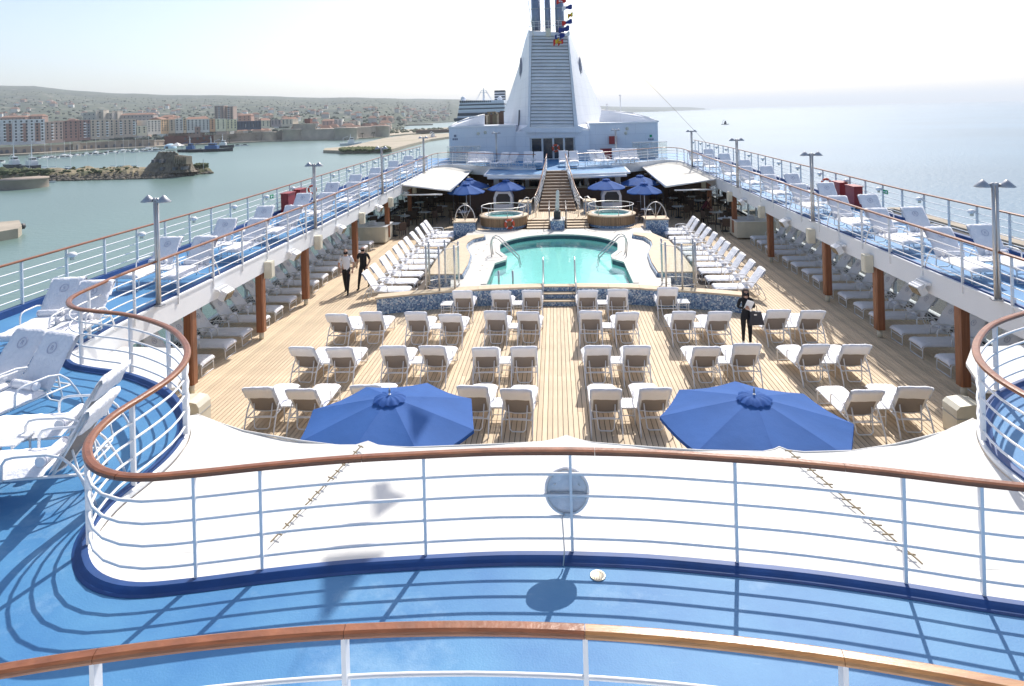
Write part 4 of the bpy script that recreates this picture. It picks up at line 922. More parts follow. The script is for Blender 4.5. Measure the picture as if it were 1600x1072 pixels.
TP_ = [(581, 338), (630, 337), (615, 349), (648.5, 325), (616, 318), (657, 316), (675, 308), (731, 318), (725, 331), (690, 322), (663, 331), (640, 308)]
TPR = [(1119, 331), (1133, 341), (1091, 313), (1081, 307), (1065, 299), (1120, 305), (1135, 313), (997, 313.5), (1011.6, 326.5), (1103, 298), (1050, 309), (1060, 322)]
ki = 0
for side, LT in (('left', TP_), ('right', TPR)):
    for n_, (a, b) in enumerate(LT):
        X, Y = un(a, b, .74); t = thing('dining_table', 'round white topped cafe table, number %s counted along the shaded %s restaurant' % (ordn(n_), side), 'table', (X, Y, 0), 0, 'restaurant tables'); t['label'] = '%s round white topped cafe table in the shaded restaurant on the %s' % (ordn(n_), side)
        link('tabletop', RT, t); link('pedestal', RP, t)
        for j in range(3 if n_ % 2 else 4):
            g = j * pi / 2 + .4 + n_; c = thing('dining_chair', 'dark wicker chair at the %s table of the %s restaurant, %s side' % (ordn(n_), side, ('far', 'left', 'near', 'right')[j]), 'chair', (X + .72 * cos(g), Y + .72 * sin(g), 0), g + pi / 2, 'dark restaurant chairs')
            link('seat', CS, c); link('backrest', CB, c); link('arm_frame', CA, c)
            for u_ in (-.2, .2):
                for v_ in (-.2, .2): link('leg', CL, c, (u_, v_, 0))
        for j in range(1):
            g = j * pi + .4 + n_; o = link('napkin', NK, None, (X + .25 * cos(g), Y + .25 * sin(g), .741)); tag(o, 'small white folded napkin on the %s cafe table of the %s restaurant' % (ordn(n_), side), 'napkin', 'napkins on the restaurant tables')
for sg in (-1, 1):
    side = 'left' if sg < 0 else 'right'
    t = thing('sideboard', 'white panelled sideboard under the %s walkway' % side, 'sideboard', (sg * 10.45, 35.3, 0))
    m = MB(); m.box(-1.0, 1.0, -.75, .75, .08, .92); m.build('cabinet', 'cream_paint', t); m = MB(); m.box(-1.05, 1.05, -.8, .8, .921, .96); m.build('top', 'white_paint', t)
    for i in range(5): m = MB(); m.box(-.95 + i * .39, -.60 + i * .39, -.765, -.751, .15, .86); m.build('door', 'cream_paint', t)
    t = thing('towel_pile', 'heap of folded white towels on the %s sideboard' % side, 'towels', (sg * 10.3, 35.1, .96))
    for i in range(3): m = pad([(-.2, .04 + i * .08), (.2, .04 + i * .08)], .075, .5 - i * .1, seed=i); m.build('towel', 'towel', t)
    # awnings
    X1 = uy(626.7, 289, 38.2); n1 = un(704, 297, 2.5); n2 = un(743, 260, 2.78)
    A = [(-9.38, 38.2, 2.86), (n1[0], n1[1], 2.5), (n2[0], n2[1], 2.78), (-9.38, 49.3, 3.0)]
    A = [Vector((x * -sg, y, z)) for x, y, z in A]
    t = thing('side_awning', 'sloping cream awning reaching out from the far end of the %s walkway' % side, 'awning')
    m = MB(); vs = []
    for i in range(13):
        for j in range(7):
            a = A[0].lerp(A[3], i / 12); b = A[1].lerp(A[2], i / 12); p = a.lerp(b, j / 6); p.z -= .03 * sin(pi * j / 6) + .012 * cos(i * pi); vs.append(p)
    m.add(vs, [(i * 7 + j, i * 7 + j + 1, i * 7 + j + 8, i * 7 + j + 7) if sg < 0 else (i * 7 + j, i * 7 + j + 7, i * 7 + j + 8, i * 7 + j + 1) for i in range(12) for j in range(6)], 0, False); m.build('cloth', 'awning_cloth', t)
    for a, b in ((0, 1), (2, 3)): m = MB(); m.tube([A[a] - Vector((0, 0, .05)), A[b] - Vector((0, 0, .05))], .05, 6); m.build('cross_beam', 'white_paint', t)
    m = MB(); m.tube([A[1] - Vector((0, 0, .04)), A[2] - Vector((0, 0, .04))], .06, 6); m.build('front_bar', 'white_paint', t)
    p = Vector((sg * 9.35, 37.9, 2.25)); m = MB(); m.tube([p, Vector((A[1].x * .93 + sg * .9, 37.6, 2.28))], .045, 6); m.build('lower_arm', 'white_paint', t)
    for k, (px, py) in enumerate(((708, 291), (717.5, 283), (726.5, 277))):
        X, Y = un(px, py, 2.42)
        t = thing('patio_heater', 'black domed patio heater at the edge of the %s awning, %s from the viewer' % (side, ordn(k)), 'heater', (X * -sg + (.0), Y, 0), 0, 'black patio heaters')
        m = MB(); m.lathe([(0, 2.52), (.12, 2.50), (.40, 2.42), (.42, 2.36), (.1, 2.38)], n=20); m.build('hood', 'dark_metal', t); m = MB(); m.tube([(0, 0, 0), (0, 0, 2.4)], .03, 6); m.build('pole', 'dark_metal', t)
    # pizza-oven like white carts and bar fronts
    t = thing('oven_cart', 'white arched buffet oven left standing behind the %s hot tub' % side, 'oven', (sg * 3.45, 41.3, 0)); t['label'] = 'white arched buffet oven behind the %s hot tub' % side
    m = MB(); pr = [(-.62, 0), (-.62, 1.6), (-.5, 1.95), (-.25, 2.12), (.25, 2.12), (.5, 1.95), (.62, 1.6), (.62, 0)]; m.prism([(a, b) for a, b in pr], -.5, .5); m.v = [(x, z, y) for x, y, z in m.v]; m.build('body', 'white_paint', t, fix=True)
    m = MB(); m.prism([(-.45, 1.2), (-.45, 1.62), (-.3, 1.85), (.3, 1.85), (.45, 1.62), (.45, 1.2)], -.52, -.505); m.v = [(x, z, y) for x, y, z in m.v]; m.build('opening', 'dark_metal', t, fix=True)
    t = thing('bar_counter', 'dark brown panelled bar counter under the canopy %s of the stair' % side, 'bar counter')
    x0, x1 = sorted((sg * 1.3, sg * 6.2)); m = MB(); m.box(x0, x1, 44.2, 45.0, 0, 1.75); m.build('front', 'brown_panel', t); m = MB(); m.box(x0 - .02, x1 + .02, 44.1, 45.1, 1.751, 1.80); m.build('counter_top', 'cream_paint', t)
    for i in range(6): m = MB(); xx = x0 + .25 + i * .8; m.box(xx, xx + .6, 44.18, 44.199, .3, 1.6); m.build('panel', 'brown_panel', t)
random.seed(21)
for k in range(16):
    x = (-6 + k * .35) if k < 8 else (1.6 + (k - 8) * .55); m = MB(); m.lathe([(0, 0), (.07, 0), (.08, .18), (.03, .26), (.03, .33), (0, .33)], n=8)
    o = m.build('bottle', random.choice(['steel', 'table_white', 'dark_metal', 'teak_varnish']), None, (x if k >= 8 else x + 1.2, 44.5, 1.801)); tag(o, 'small bottle on the bar counter %s of the stair, %s from the left' % ('left' if k < 8 else 'right', ordn(k % 8)), 'bottle', 'bottles on the bar %s of the stair' % ('left' if k < 8 else 'right'))
m = MB(); m.box(-12.0, 12.0, 50.6, 50.8, 0, 2.6); struct('restaurant_back_wall', m, 'brown_panel')
m = MB(); m.box(-4.6, -.9, 46.6, 46.7, .0, 2.6); m.box(.9, 4.6, 46.6, 46.7, 0, 2.6); struct('bar_back_wall', m, 'white_wall')
for sg in (-1, 1):
    for k in range(3):
        t = thing('wall_panel', 'framed dark panel on the wall behind the bar, %s from the stair on the %s' % (ordn(k), 'left' if sg < 0 else 'right'), 'panel'); x = sg * (1.6 + k * 1.1); m = MB(); m.box(x - .4, x + .4, 46.54, 46.59, 1.5, 2.4); m.build('frame', 'brown_panel', t); m = MB(); m.box(x - .32, x + .32, 46.52, 46.539, 1.58, 2.32); m.build('glass', 'glass_dark', t)
# ================================================================== FUNNEL AND DECKHOUSE
def quad(P, name, mm, parent=None, th=.25, back=Vector((0, 1, 0))):
    m = MB(); n = len(P); P = [Vector(p) for p in P]; nn = (P[1] - P[0]).cross(P[2] - P[0]).normalized()
    if nn.y > 0: nn = -nn
    Q = [p - nn * th for p in P]; fs = [tuple(range(n)), tuple(reversed(range(n, 2 * n)))] + [(i, i + n, (i + 1) % n + n, (i + 1) % n) for i in range(n)]
    m.add(P + Q, fs); return m.build(name, mm, parent, fix=True)
YF = 53.3
m_, N_x, L_x, b_x = None, MT['funnel_white'].node_tree.nodes, MT['funnel_white'].node_tree.links, MT['funnel_white'].node_tree.nodes['Principled BSDF']
gx = N_x.new('ShaderNodeNewGeometry'); mpx = N_x.new('ShaderNodeMapping'); mpx.inputs['Rotation'].default_value = (pi / 2, 0, 0); L_x.new(gx.outputs['Position'], mpx.inputs[0])
bk_ = N_x.new('ShaderNodeTexBrick'); bk_.inputs['Scale'].default_value = .30; bk_.inputs['Mortar Size'].default_value = .004; bk_.inputs['Color1'].default_value = (1, 1, 1, 1); bk_.inputs['Color2'].default_value = (.985, .985, .985, 1); bk_.inputs['Mortar'].default_value = (.84, .84, .86, 1); L_x.new(mpx.outputs[0], bk_.inputs[0])
oldl = b_x.inputs['Base Color'].links[0].from_socket; mxx = N_x.new('ShaderNodeMix'); mxx.data_type = 'RGBA'; mxx.blend_type = 'MULTIPLY'; mxx.inputs[0].default_value = 1; L_x.new(oldl, mxx.inputs[6]); L_x.new(bk_.outputs[0], mxx.inputs[7]); L_x.new(mxx.outputs[2], b_x.inputs['Base Color'])
fn = thing('ship_funnel', 'tall white tapering funnel with a louvred front and glass doors at its foot', 'funnel')
FTL, FBL = uy(827, 48, YF), uy(824.5, 207, YF); FTR, FBR = uy(888, 52, YF), uy(904, 207, YF)
LTI, LBI = uy(831, 56, YF), uy(828.5, 199, YF); RTI, RBI = uy(886.5, 56, YF), uy(897, 199, YF)
WL = [(826, 46, 63), (820, 65, 65), (811, 102, 68), (796, 150, 72), (779, 192, 76)]; WR = [(889.5, 49, 63), (897, 70, 65), (909, 98, 68), (931, 150, 72), (947, 187, 76)]
LLs = [uy(*p) for p in WL]; LRs = [uy(*p) for p in WR]; LL, LR = LLs[-1], LRs[-1]; LTb, RTb = LLs[0], LRs[0]
LS, RS = uy(806, 207, 55), uy(933.5, 206, 55)
m = MB(); m.add([FTL, LTI, LBI, FBL], [(0, 1, 2, 3)]); m.add([RTI, FTR, FBR, RBI], [(0, 1, 2, 3)]); m.add([FTL, FTR, RTI, LTI], [(0, 1, 2, 3)]); m.add([LBI, RBI, FBR, FBL], [(0, 1, 2, 3)]); m.build('front_frame', 'funnel_white', fn, fix=True)
TT_ = [0, .12, .35, .66, .93]
for nm, A_, B_, Q_, S3 in (('left_wing', FTL, FBL, LLs, LS), ('right_wing', FTR, FBR, LRs, RS)):
    fr_ = crom([A_.lerp(B_, t_) for t_ in TT_], 5); qs = crom(Q_, 5); m = MB(); nn_ = len(fr_); m.add([a_.lerp(b_, j / 6) for a_, b_ in zip(fr_, qs) for j in range(7)], [(i * 7 + j, i * 7 + j + 1, i * 7 + j + 8, i * 7 + j + 7) for i in range(nn_ - 1) for j in range(6)], 0, True); m.add([fr_[-1], Q_[4], S3, B_], [(0, 1, 2, 3)]); m.build(nm, 'funnel_white', fn, fix=True)
m = MB(); mid = [(a + b) / 2 + Vector((0, 2, 0)) for a, b in zip(LLs, LRs)]; m.add(LLs + LRs, [(i, i + 5, i + 6, i + 1) for i in range(4)]); m.build('rear_casing', 'funnel_white', fn, fix=True)
m = MB(); m.add([FTL, FTR, RTb, LTb], [(0, 1, 2, 3)]); m.build('top_plate', 'grey_steel', fn)
m = MB(); bk = [LTI + Vector((-.02, .5, 0)), RTI + Vector((.02, .5, 0)), RBI + Vector((.02, .5, 0)), LBI + Vector((-.02, .5, 0))]; m.add(bk, [(0, 1, 2, 3)]); m.build('louvre_back', 'louvre_dark', fn)
NL = 27
for k in range(NL):
    f0, f1 = k / NL, (k + .84) / NL
    a, b = LTI.lerp(LBI, f0), RTI.lerp(RBI, f0); c, d = LTI.lerp(LBI, f1), RTI.lerp(RBI, f1)
    if k in (14, 15): c, d = LTI.lerp(LBI, (k + 1) / NL), RTI.lerp(RBI, (k + 1) / NL)
    o = Vector((0, .16, 0)); i_ = Vector((.02, 0, 0)); m = MB(); P = [a + o + i_, b + o - i_, d + i_ * -1, c + i_]; Q = [p + Vector((0, .04, -.015)) for p in P]
    m.add(P + Q, [(0, 1, 2, 3), (7, 6, 5, 4), (0, 4, 5, 1), (1, 5, 6, 2), (2, 6, 7, 3), (3, 7, 4, 0)]); m.build('louvre_slat', 'louvre', fn, fix=True)
# base block with the doors
BX0, BX1 = uy(806, 240, 53.6).x, uy(922, 240, 53.6).x
m = MB(); m.box(BX0, uy(828, 230, YF).x, YF + .3, 62, 3.0, 5.42); m.box(uy(899, 230, YF).x, BX1, YF + .3, 62, 3.0, 5.42); m.build('base_block', 'funnel_white', fn)
m = MB(); m.box(uy(828, 230, YF).x + .001, uy(899, 230, YF).x - .001, YF + .25, YF + .5, 4.86, 5.5); m.box(uy(828, 230, YF).x + .001, uy(899, 230, YF).x - .001, YF + .45, YF + .8, 3.0, 4.859); m.build('door_lintel', 'funnel_white', fn)
dx = [829.5, 847.5, 864.5, 881.5, 898]
for k in range(4):
    a, b = uy(dx[k], 230, YF).x + .06, uy(dx[k + 1], 230, YF).x - .06
    d = MB(); d.box(a - .05, b + .05, YF + .33, YF + .40, 3.04, 4.84); d = d.build('glass_door', 'white_paint', fn)
    p = MB(); p.box(a + .02, b - .02, YF + .30, YF + .329, 3.12, 4.80); p.build('door_pane', 'glass_dark', d)
ring('life_ring', 'orange life ring hung in front of the glass doors under the funnel', ((870.5 - 871.5) * YF / 1000 + .05, YF + .15, 3.98), 0, 0, R=.25, r=.09)
for k, (a, w_) in enumerate(((838, 7), (856.5, 4.6), (875, 7))):
    p = uy(a, 50, 55.5); m = MB(); m.tube([(p.x, p.y, 13.2), (p.x, p.y, 17.5)], w_ * .0555, 18); m.build('exhaust_pipe', 'pipe_blue', fn)
    for z in (14.6, 15.9): m = MB(); m.tube([(p.x, p.y, z), (p.x, p.y, z + .08)], w_ * .0555 + .03, 18); m.build('pipe_collar', 'grey_steel', fn)
m = MB()
for i in range(9): x = FTL.x + (FTR.x - FTL.x) * i / 8; m.tube([(x, YF + .2, 13.75), (x, YF + .2, 14.6)], .025, 4)
for z in (14.2, 14.6): m.tube([(FTL.x, YF + .2, z), (FTR.x, YF + .2, z)], .025, 4)
o = m.build('top_guard_rail', 'white_paint', fn); tag(o, kind='stuff')
p = uy(857, 52, YF); m = MB(); m.box(p.x - .2, p.x + .2, YF - .15, YF + .1, 13.3, 13.95); m.build('junction_box', 'cream_paint', fn)
# raised emblems on both wings (seen almost edge on)
def onwing(P0, P1, P2, u, v): return P0 + (P1 - P0) * u + (P2 - P0) * v
for (T, B, O, sgn) in ((FTL, FBL, LL, -1), (FTR, FBR, LR, 1)):
    nrm = (B - T).cross(O - T).normalized(); nrm = nrm if nrm.x * sgn > 0 else -nrm
    e1 = Vector((0, 0, 1)); e1 = (e1 - nrm * e1.dot(nrm)).normalized(); e2 = nrm.cross(e1)
    O2 = (LLs if sgn < 0 else LRs)[2]; T2 = T.lerp(B, .35); nrm = (B - T2).cross(O2 - T2).normalized(); nrm = nrm if nrm.x * sgn > 0 else -nrm; e1 = (Vector((0, 0, 1)) - nrm * nrm.z).normalized(); e2 = nrm.cross(e1); c = T2.lerp(O2, .66) - e1 * .5 + nrm * .12
    m = MB(); m.tube([c + e1 * 1.25 * cos(a) + e2 * 1.25 * sin(a) for a in [i * pi / 16 for i in range(32)]], .07, 4, closed=True); m.build('emblem_ring', 'letter_dark', fn)
    me = text_mesh('R', 2.0, 'letter_dark', .04); Mx = Matrix((( (e2 * -1 * 1).x, e1.x, nrm.x), ((e2 * -1).y, e1.y, nrm.y), ((e2 * -1).z, e1.z, nrm.z))).to_4x4()
    if Mx.determinant() < 0: Mx = Matrix(((e2.x, e1.x, nrm.x), (e2.y, e1.y, nrm.y), (e2.z, e1.z, nrm.z))).to_4x4()
    me.transform(Matrix.Translation(c) @ Mx); link('emblem_letter', me, fn)
p0, p1 = uy(806, 172, 58.2), uy(792, 196, 58.2); nrm = (FBL - FTL).cross(LL - FTL).normalized(); nrm = nrm if nrm.x < 0 else -nrm
p0 -= nrm * ((p0 - FTL).dot(nrm) - .03); p1 -= nrm * ((p1 - FTL).dot(nrm) - .03); m = MB(); m.tube([p0, p1], .09, 4); m.build('vent_slot', 'louvre_dark', fn)
# deckhouse either side
for sg in (-1, 1):
    side = 'left' if sg < 0 else 'right'
    x0, x1 = (uy(701, 220, 53.6).x, BX0 - .02) if sg < 0 else (BX1 + .02, uy(1029, 210, 53.6).x)
    t = thing('deckhouse', 'pale blue grey steel deckhouse wall %s of the funnel' % side, 'deckhouse')
    m = MB(); m.box(x0, x1, 53.9, 72, 2.95, 5.95); m.build('wall', 'funnel_white', t)
    m = MB(); m.box(x0 - .04, x1 + .0, 53.82, 53.9, 5.85, 5.99); m.build('roof_edge', 'white_paint', t)
    if sg < 0:
        P = [uy(701, 199, 53.7), uy(714, 191, 55), uy(733, 184, 56), uy(757, 179, 57), uy(757, 199, 57)]
    else: P = [uy(1029, 190, 53.7), uy(1015, 184, 55), uy(990, 177, 57), uy(940, 172, 60), uy(935, 194, 60)]
    m = MB(); Q = [p + Vector((0, .2, 0)) for p in P]; n = 5; m.add(P + Q, [tuple(range(n)), tuple(reversed(range(n, 2 * n)))] + [(i, i + n, (i + 1) % n + n, (i + 1) % n) for i in range(n)]); m.build('wind_fairing', 'funnel_white', t, fix=True)
    for i in range(len(P) - 2): m = MB(); m.tube([P[i], P[i + 1]], .05, 6); m.build('fairing_rail', 'white_paint', t)
    px = 711 if sg < 0 else 1017; c = uy(px, 214, 53.85); m = MB(); m.box(c.x - .10, c.x + .10, 53.87, 53.885, c.z - .02, c.z + .18); m.build('sign_mark', 'green_sign' if sg > 0 else 'letter_dark', t)
    m = MB()
    for i in range(3): m.box(c.x - .22 + i * .16, c.x - .10 + i * .16, 53.87, 53.885, c.z - .28, c.z - .12)
    o = m.build('sign_lettering', 'letter_dark', t); tag(o, kind='stuff')
    for k, q in enumerate(((758, 207), (747, 209)) if sg < 0 else ((980, 201), (978, 208))):
        c = uy(*q, 53.8); m = MB(); m.lathe([(0, -.12), (.13, -.10), (.14, 0)], n=12); m.v = [(x + c.x, z + 53.9, y + c.z) for x, y, z in m.v]; m.build('porthole_lamp', 'cream_paint', t, fix=True)
    # glass wind screen where the walkway meets the deckhouse
    t = thing('wind_screen', 'low grey glass wind screen with white rails where the %s walkway meets the deckhouse' % side, 'screen'); xa, xb = sorted((sg * 8.9, sg * 6.1))
    for k in range(4): m = MB(); a = xa + (xb - xa) * k / 4; b = xa + (xb - xa) * (k + 1) / 4; m.box(a + .03, b - .03, 51.9, 51.93, 3.1, 4.35); m.build('glass_panel', 'clear_glass', t)
    for z in (3.1, 3.7, 4.38): m = MB(); m.box(xa, xb, 51.86, 51.98, z - .03, z + .02); m.build('rail', 'grey_steel', t)
t = thing('red_cabinet', 'red fire cabinet on the deckhouse wall right of the funnel', 'cabinet'); c = uy(958, 219, 53.6); m = MB(); m.box(c.x - .32, c.x + .32, 53.6, 53.89, c.z - .32, c.z + .32); m.build('box', 'red_box', t); m = MB(); m.box(c.x - .27, c.x + .27, 53.57, 53.599, c.z - .27, c.z + .27); m.build('door', 'red_box', t)
t = thing('red_cabinet', 'low red cabinet half hidden behind the loungers right of the funnel', 'cabinet'); c = uy(947, 237, 53.0); m = MB(); m.box(c.x - .45, c.x + .45, 52.9, 53.3, 3.02, c.z + .2); m.build('box', 'red_box', t); m = MB(); m.box(c.x - .48, c.x + .48, 52.87, 53.33, c.z + .201, c.z + .25); m.build('lid', 'red_box', t)
# clutter on the deckhouse roofs
random.seed(9)
for k in range(9):
    px = 758 + k * 3.4; c = uy(px, 190, 62); m = MB(); h = random.uniform(.7, 1.2); m.box(-.12, .12, -.3, .3, 0, h); m.box(-.2, .2, -.35, .35, h, h + .1)
    o = m.build('stacked_chairs', random.choice(['rope', 'teak_bare', 'wicker', 'brown_panel']), None, (c.x, 62, 5.95)); tag(o, 'stack of brown wicker furniture on the roof left of the funnel, %s from the left' % ordn(k), 'furniture', 'furniture stacked on the deckhouse roof', kind=None)
for k, (px, h) in enumerate(((949, 1.6), (970, 2.4), (961, 1.0))):
    c = uy(px, 190, 60); m = MB(); m.tube([(0, 0, 0), (0, 0, h)], .04, 6); m.lathe([(0, h + .1), (.1, h + .05), (.1, h - .05), (0, h - .1)], n=8); o = m.build('roof_mast', 'white_paint', None, (c.x, 60, 5.95)); tag(o, ('short', 'tall', 'stubby')[k] + ' thin antenna mast on the roof right of the funnel', 'antenna')
m = MB(); m.box(uy(945, 180, 61).x, uy(985, 180, 61).x, 60.5, 61.2, 5.95, 6.75); tag(m.build('roof_housing', 'grey_steel'), 'long grey housing on the roof right of the funnel', 'housing')
# stays and the dressing line of signal flags
def cord(a, b, r, label, name='stay_wire', mm='rope', sag=.3, n=10):
    a, b = Vector(a), Vector(b); m = MB(); m.tube([a.lerp(b, i / n) - Vector((0, 0, sag * sin(pi * i / n))) for i in range(n + 1)], r, 4); return tag(m.build(name, mm), label, 'cable')
cord(uy(895, 20, 54), uy(1102, 222, 48), .012, 'thin stay wire sloping from the funnel top down to the right', sag=-.3)
cord(uy(822, -20, 53), uy(834.5, 64, 53), .035, 'pale rope slanting down the left of the exhaust pipes', mm='cream_paint', sag=0)
cord(uy(893, -40, 53), uy(897, 35, 53), .012, 'thin flag halyard right of the exhaust pipes', sag=0)
cord(uy(897, 33, 53), uy(867, 72, 52.8), .012, 'lower end of the flag halyard in front of the louvres', sag=0)
random.seed(4)
FL = [(877, 2, 15, 5, 'flag_red', 'flag_white'), (886, 12, 16, 6, 'flag_blue', 'flag_white'), (891, 24, 8, 6, 'flag_yellow', 'flag_red'), (886, 35, 16, 6, 'flag_blue', 'flag_red'), (881, 46, 17, 7, 'flag_blue', 'flag_blue'), (884, 54, 12, 6, 'flag_white', 'flag_blue'), (873, 57, 12, 7, 'flag_blue', 'flag_white'), (869, 65, 9, 8, 'flag_yellow', 'flag_red'), (876, 66, 8, 6, 'flag_red', 'flag_yellow')]
for k, (x, y, w_, h, c1, c2) in enumerate(FL):
    c = uy(x, y, 52.9); W = w_ * .053; H = h * .053; m = MB(); vs = []
    for i in range(9):
        for j in range(5): u_, v_ = i / 8, j / 4; vs.append((c.x + W * (.5 - u_) , c.y + .10 * sin(u_ * 7 + k), c.z + H * (.5 - v_) - .55 * H * (u_ - .5) + .05 * sin(u_ * 9 + v_ * 3)))
    for i in range(8):
        for j in range(4): m.add([vs[i * 5 + j], vs[i * 5 + j + 1], vs[i * 5 + j + 6], vs[i * 5 + j + 5]], [(0, 1, 2, 3)], 1 if (i > 4 if k % 2 else j in (1, 2) and 2 < i < 6) else 0)
    tag(m.build('signal_flag', [c1, c2]), '%s and %s signal flag fluttering by the exhaust pipes, %s from the top' % (c1[5:], c2[5:], ordn(k)), 'flag', 'signal flags by the funnel')
# dressing line high above the near deck with pennants: only its shadows fall into view
P1, P2 = Vector((2.2, 11.0, 14.6)), Vector((-2.6, 17.6, 10.6))
def shadow_src(px, py, z, t): X, Y = un(px, py, z); return Vector((X + .27 * t, Y + .93 * t, z + t))
c0 = shadow_src(597, 778, 2.58, 9.4); c1_ = shadow_src(536, 900, 2.62, 8.2); c2_ = shadow_src(655, 640, 2.5, 10.0)
cord(c1_ + (c1_ - c0) * 1.5, c2_ + (c2_ - c0) * .6, .006, 'dressing line with pennants strung high above the near deck', 'flag_line', sag=.0)
for k, (c, pts) in enumerate(((c0, [(-.20, .30), (.0, .36), (.06, .16), (.28, .02), (.02, -.42)]), (c1_, [(-.30, .42), (.32, .48), (.22, .10), (.02, -.72), (-.20, -.05)]), (c2_, [(-.2, .25), (.2, .2), (.1, -.5)]))):
    m = MB(); n = len(pts); m.add([(c.x + a, c.y + b * .9, c.z - .05 * a) for a, b in pts] + [(c.x + a, c.y + b * .9, c.z - .012 - .05 * a) for a, b in pts], [tuple(range(n)), tuple(range(n, 2 * n))]); tag(m.build('pennant', 'flag_blue'), 'pennant on the dressing line high above the near deck, %s of three' % ordn(k), 'flag', 'pennants above the near deck')

# ================================================================== SEA AND SHORE
ZS = -22.0
R_ = [0, 30, 80, 200, 500, 1200, 3000, 8000, 20000, 40000]; m = MB(); NA = 48
vs = [(r * cos(a), r * sin(a), ZS) for r in R_[1:] for a in [i * 2 * pi / NA for i in range(NA)]]; vs.append((0, 0, ZS)); c = len(vs) - 1
fs = [(i * NA + j, (i + 1) * NA + j, (i + 1) * NA + (j + 1) % NA, i * NA + (j + 1) % NA) for i in range(len(R_) - 2) for j in range(NA)] + [(c, j, (j + 1) % NA) for j in range(NA)]
m.add(vs, fs); struct('sea', m, 'sea_water')
def interp(T, x):
    if x <= T[0][0]: return T[0][1]
    for (a, b), (c, d) in zip(T, T[1:]):
        if x <= c: return b + (d - b) * (x - a) / (c - a)
    return T[-1][1]
COAST = [(-900, 900), (600, 930), (625, 1500), (640, 2200), (712, 2500), (800, 3600), (950, 6500), (1045, 8200), (1100, 9500)]
SKY_ = [(-900, 120), (-100, 137), (0, 134), (55, 134.5), (110, 141), (150, 144), (230, 147.5), (300, 149), (350, 149), (420, 150.5), (500, 153), (560, 152.5), (620, 154), (700, 154.5), (800, 158), (900, 163), (960, 166.5), (1040, 167.2), (1075, 167.2), (1092, 168.3), (1101, 169.2)]
def hgt(px, D):
    Dc = interp(COAST, px); Dr = Dc + (4200 if px < 700 else 2500); f = (D - Dc) / (Dr - Dc)
    Hr = 7 + ((197.9 - .0265 * px) - interp(SKY_, px)) / F * Dr
    if f < 0: return -20.5 + f * 60
    g = min(f, 1); s = g * g * (3 - 2 * g) * .35 + g * .65 if px < 620 else g ** .8
    h = -20.5 + (Hr + 20.5) * s
    return h + (noise.noise(Vector((px / 40, D / 600, 1))) * 22 + noise.noise(Vector((px / 12, D / 200, 2))) * 8) * s * (1 - s * .8) * min(1, max(.12, Hr / 150)) - max(0, f - 1) * 150
m = MB(); NXh, ND = 260, 46; vs = []
for i in range(NXh + 1):
    px = -900 + 2001 * i / NXh; Dc = interp(COAST, px); Dr = Dc + (4200 if px < 700 else 2500)
    for j in range(ND + 1):
        f = -.02 + 1.35 * (j / ND) ** 1.25; D = Dc + f * (Dr - Dc); p = far(px, D); vs.append((p.x, p.y, hgt(px, D)))
m.add(vs, [(i * (ND + 1) + j, (i + 1) * (ND + 1) + j, (i + 1) * (ND + 1) + j + 1, i * (ND + 1) + j + 1) for i in range(NXh) for j in range(ND)], 0, True); struct('hills', m, 'hill_land')
# low far headlands at the horizon
for k, (a, b, D) in enumerate(((980, 1047, 7600), (1040, 1112, 11500))):
    m = MB(); P = [far(a + (b - a) * i / 12, D) for i in range(13)]; H = [(8 + 26 * sin(pi * min(.5 + i / 24 + .0, 1)) * (1 if i < 12 else .1)) for i in range(13)]
    vs = [(p.x, p.y, ZS) for p in P] + [(p.x, p.y + 150, ZS + h) for p, h in zip(P, H)] + [(p.x, p.y + 900, ZS) for p in P]; m.add(vs, [(i, i + 1, i + 14, i + 13) for i in range(12)] + [(i + 13, i + 14, i + 27, i + 26) for i in range(12)]); struct('headland', m, 'hill_land')
m = MB(); P = [far(x, 1850) for x in (612, 640, 672, 676)]; Q = [far(x, 1890) for x in (612, 640, 672, 676)]; m.prism([(p.x, p.y) for p in P] + [(p.x, p.y) for p in reversed(Q)], ZS, ZS + 3.5); struct('far_breakwater', m, 'rock')
# harbour wall, bastions
WD = [(-300, 560), (0, 632), (60, 650), (157, 715), (240, 745), (260, 775), (333, 800), (440, 850), (540, 830), (598, 905)]
def wallseg(name, label, cat, xs, ytops, mm, dD=0, th=8, z0=ZS, batter=0., cap=True, group=None):
    t = thing(name, label, cat, group=group); F_ = [far(x, interp(WD, x) + dD) for x in xs]; Bk = [far(x, interp(WD, x) + dD + th) for x in xs]; Z = [far(x, interp(WD, x) + dD, y).z for x, y in zip(xs, ytops)]; n = len(xs)
    m = MB(); vs = [(p.x, p.y - batter, z0) for p in F_] + [(p.x, p.y, z) for p, z in zip(F_, Z)] + [(p.x, p.y, z) for p, z in zip(Bk, Z)] + [(p.x, p.y, z0) for p in Bk]
    m.add(vs, [(k * n + i, k * n + i + 1, (k + 1) * n + i + 1, (k + 1) * n + i) for k in range(3) for i in range(n - 1)] + [(0, n, 2 * n, 3 * n), (n - 1, 4 * n - 1, 3 * n - 1, 2 * n - 1)]); m.build('wall_face', mm, t, fix=True)
    if cap:
        m = MB(); m.sweep([Vector((p.x, p.y, z)) for p, z in zip(F_, Z)], [(-.5, -.9), (.6, -.9), (.6, .3), (-.5, .3)]); m.build('parapet', mm, t, fix=True)
    return t, F_, Z
t, Fp, Zt = wallseg('harbour_wall', 'long brown stone harbour wall with small arched niches behind the marina', 'wall', [-200, -100, 0, 40, 80, 113], [244, 237, 231, 229, 227, 225.5], 'stone_wall')
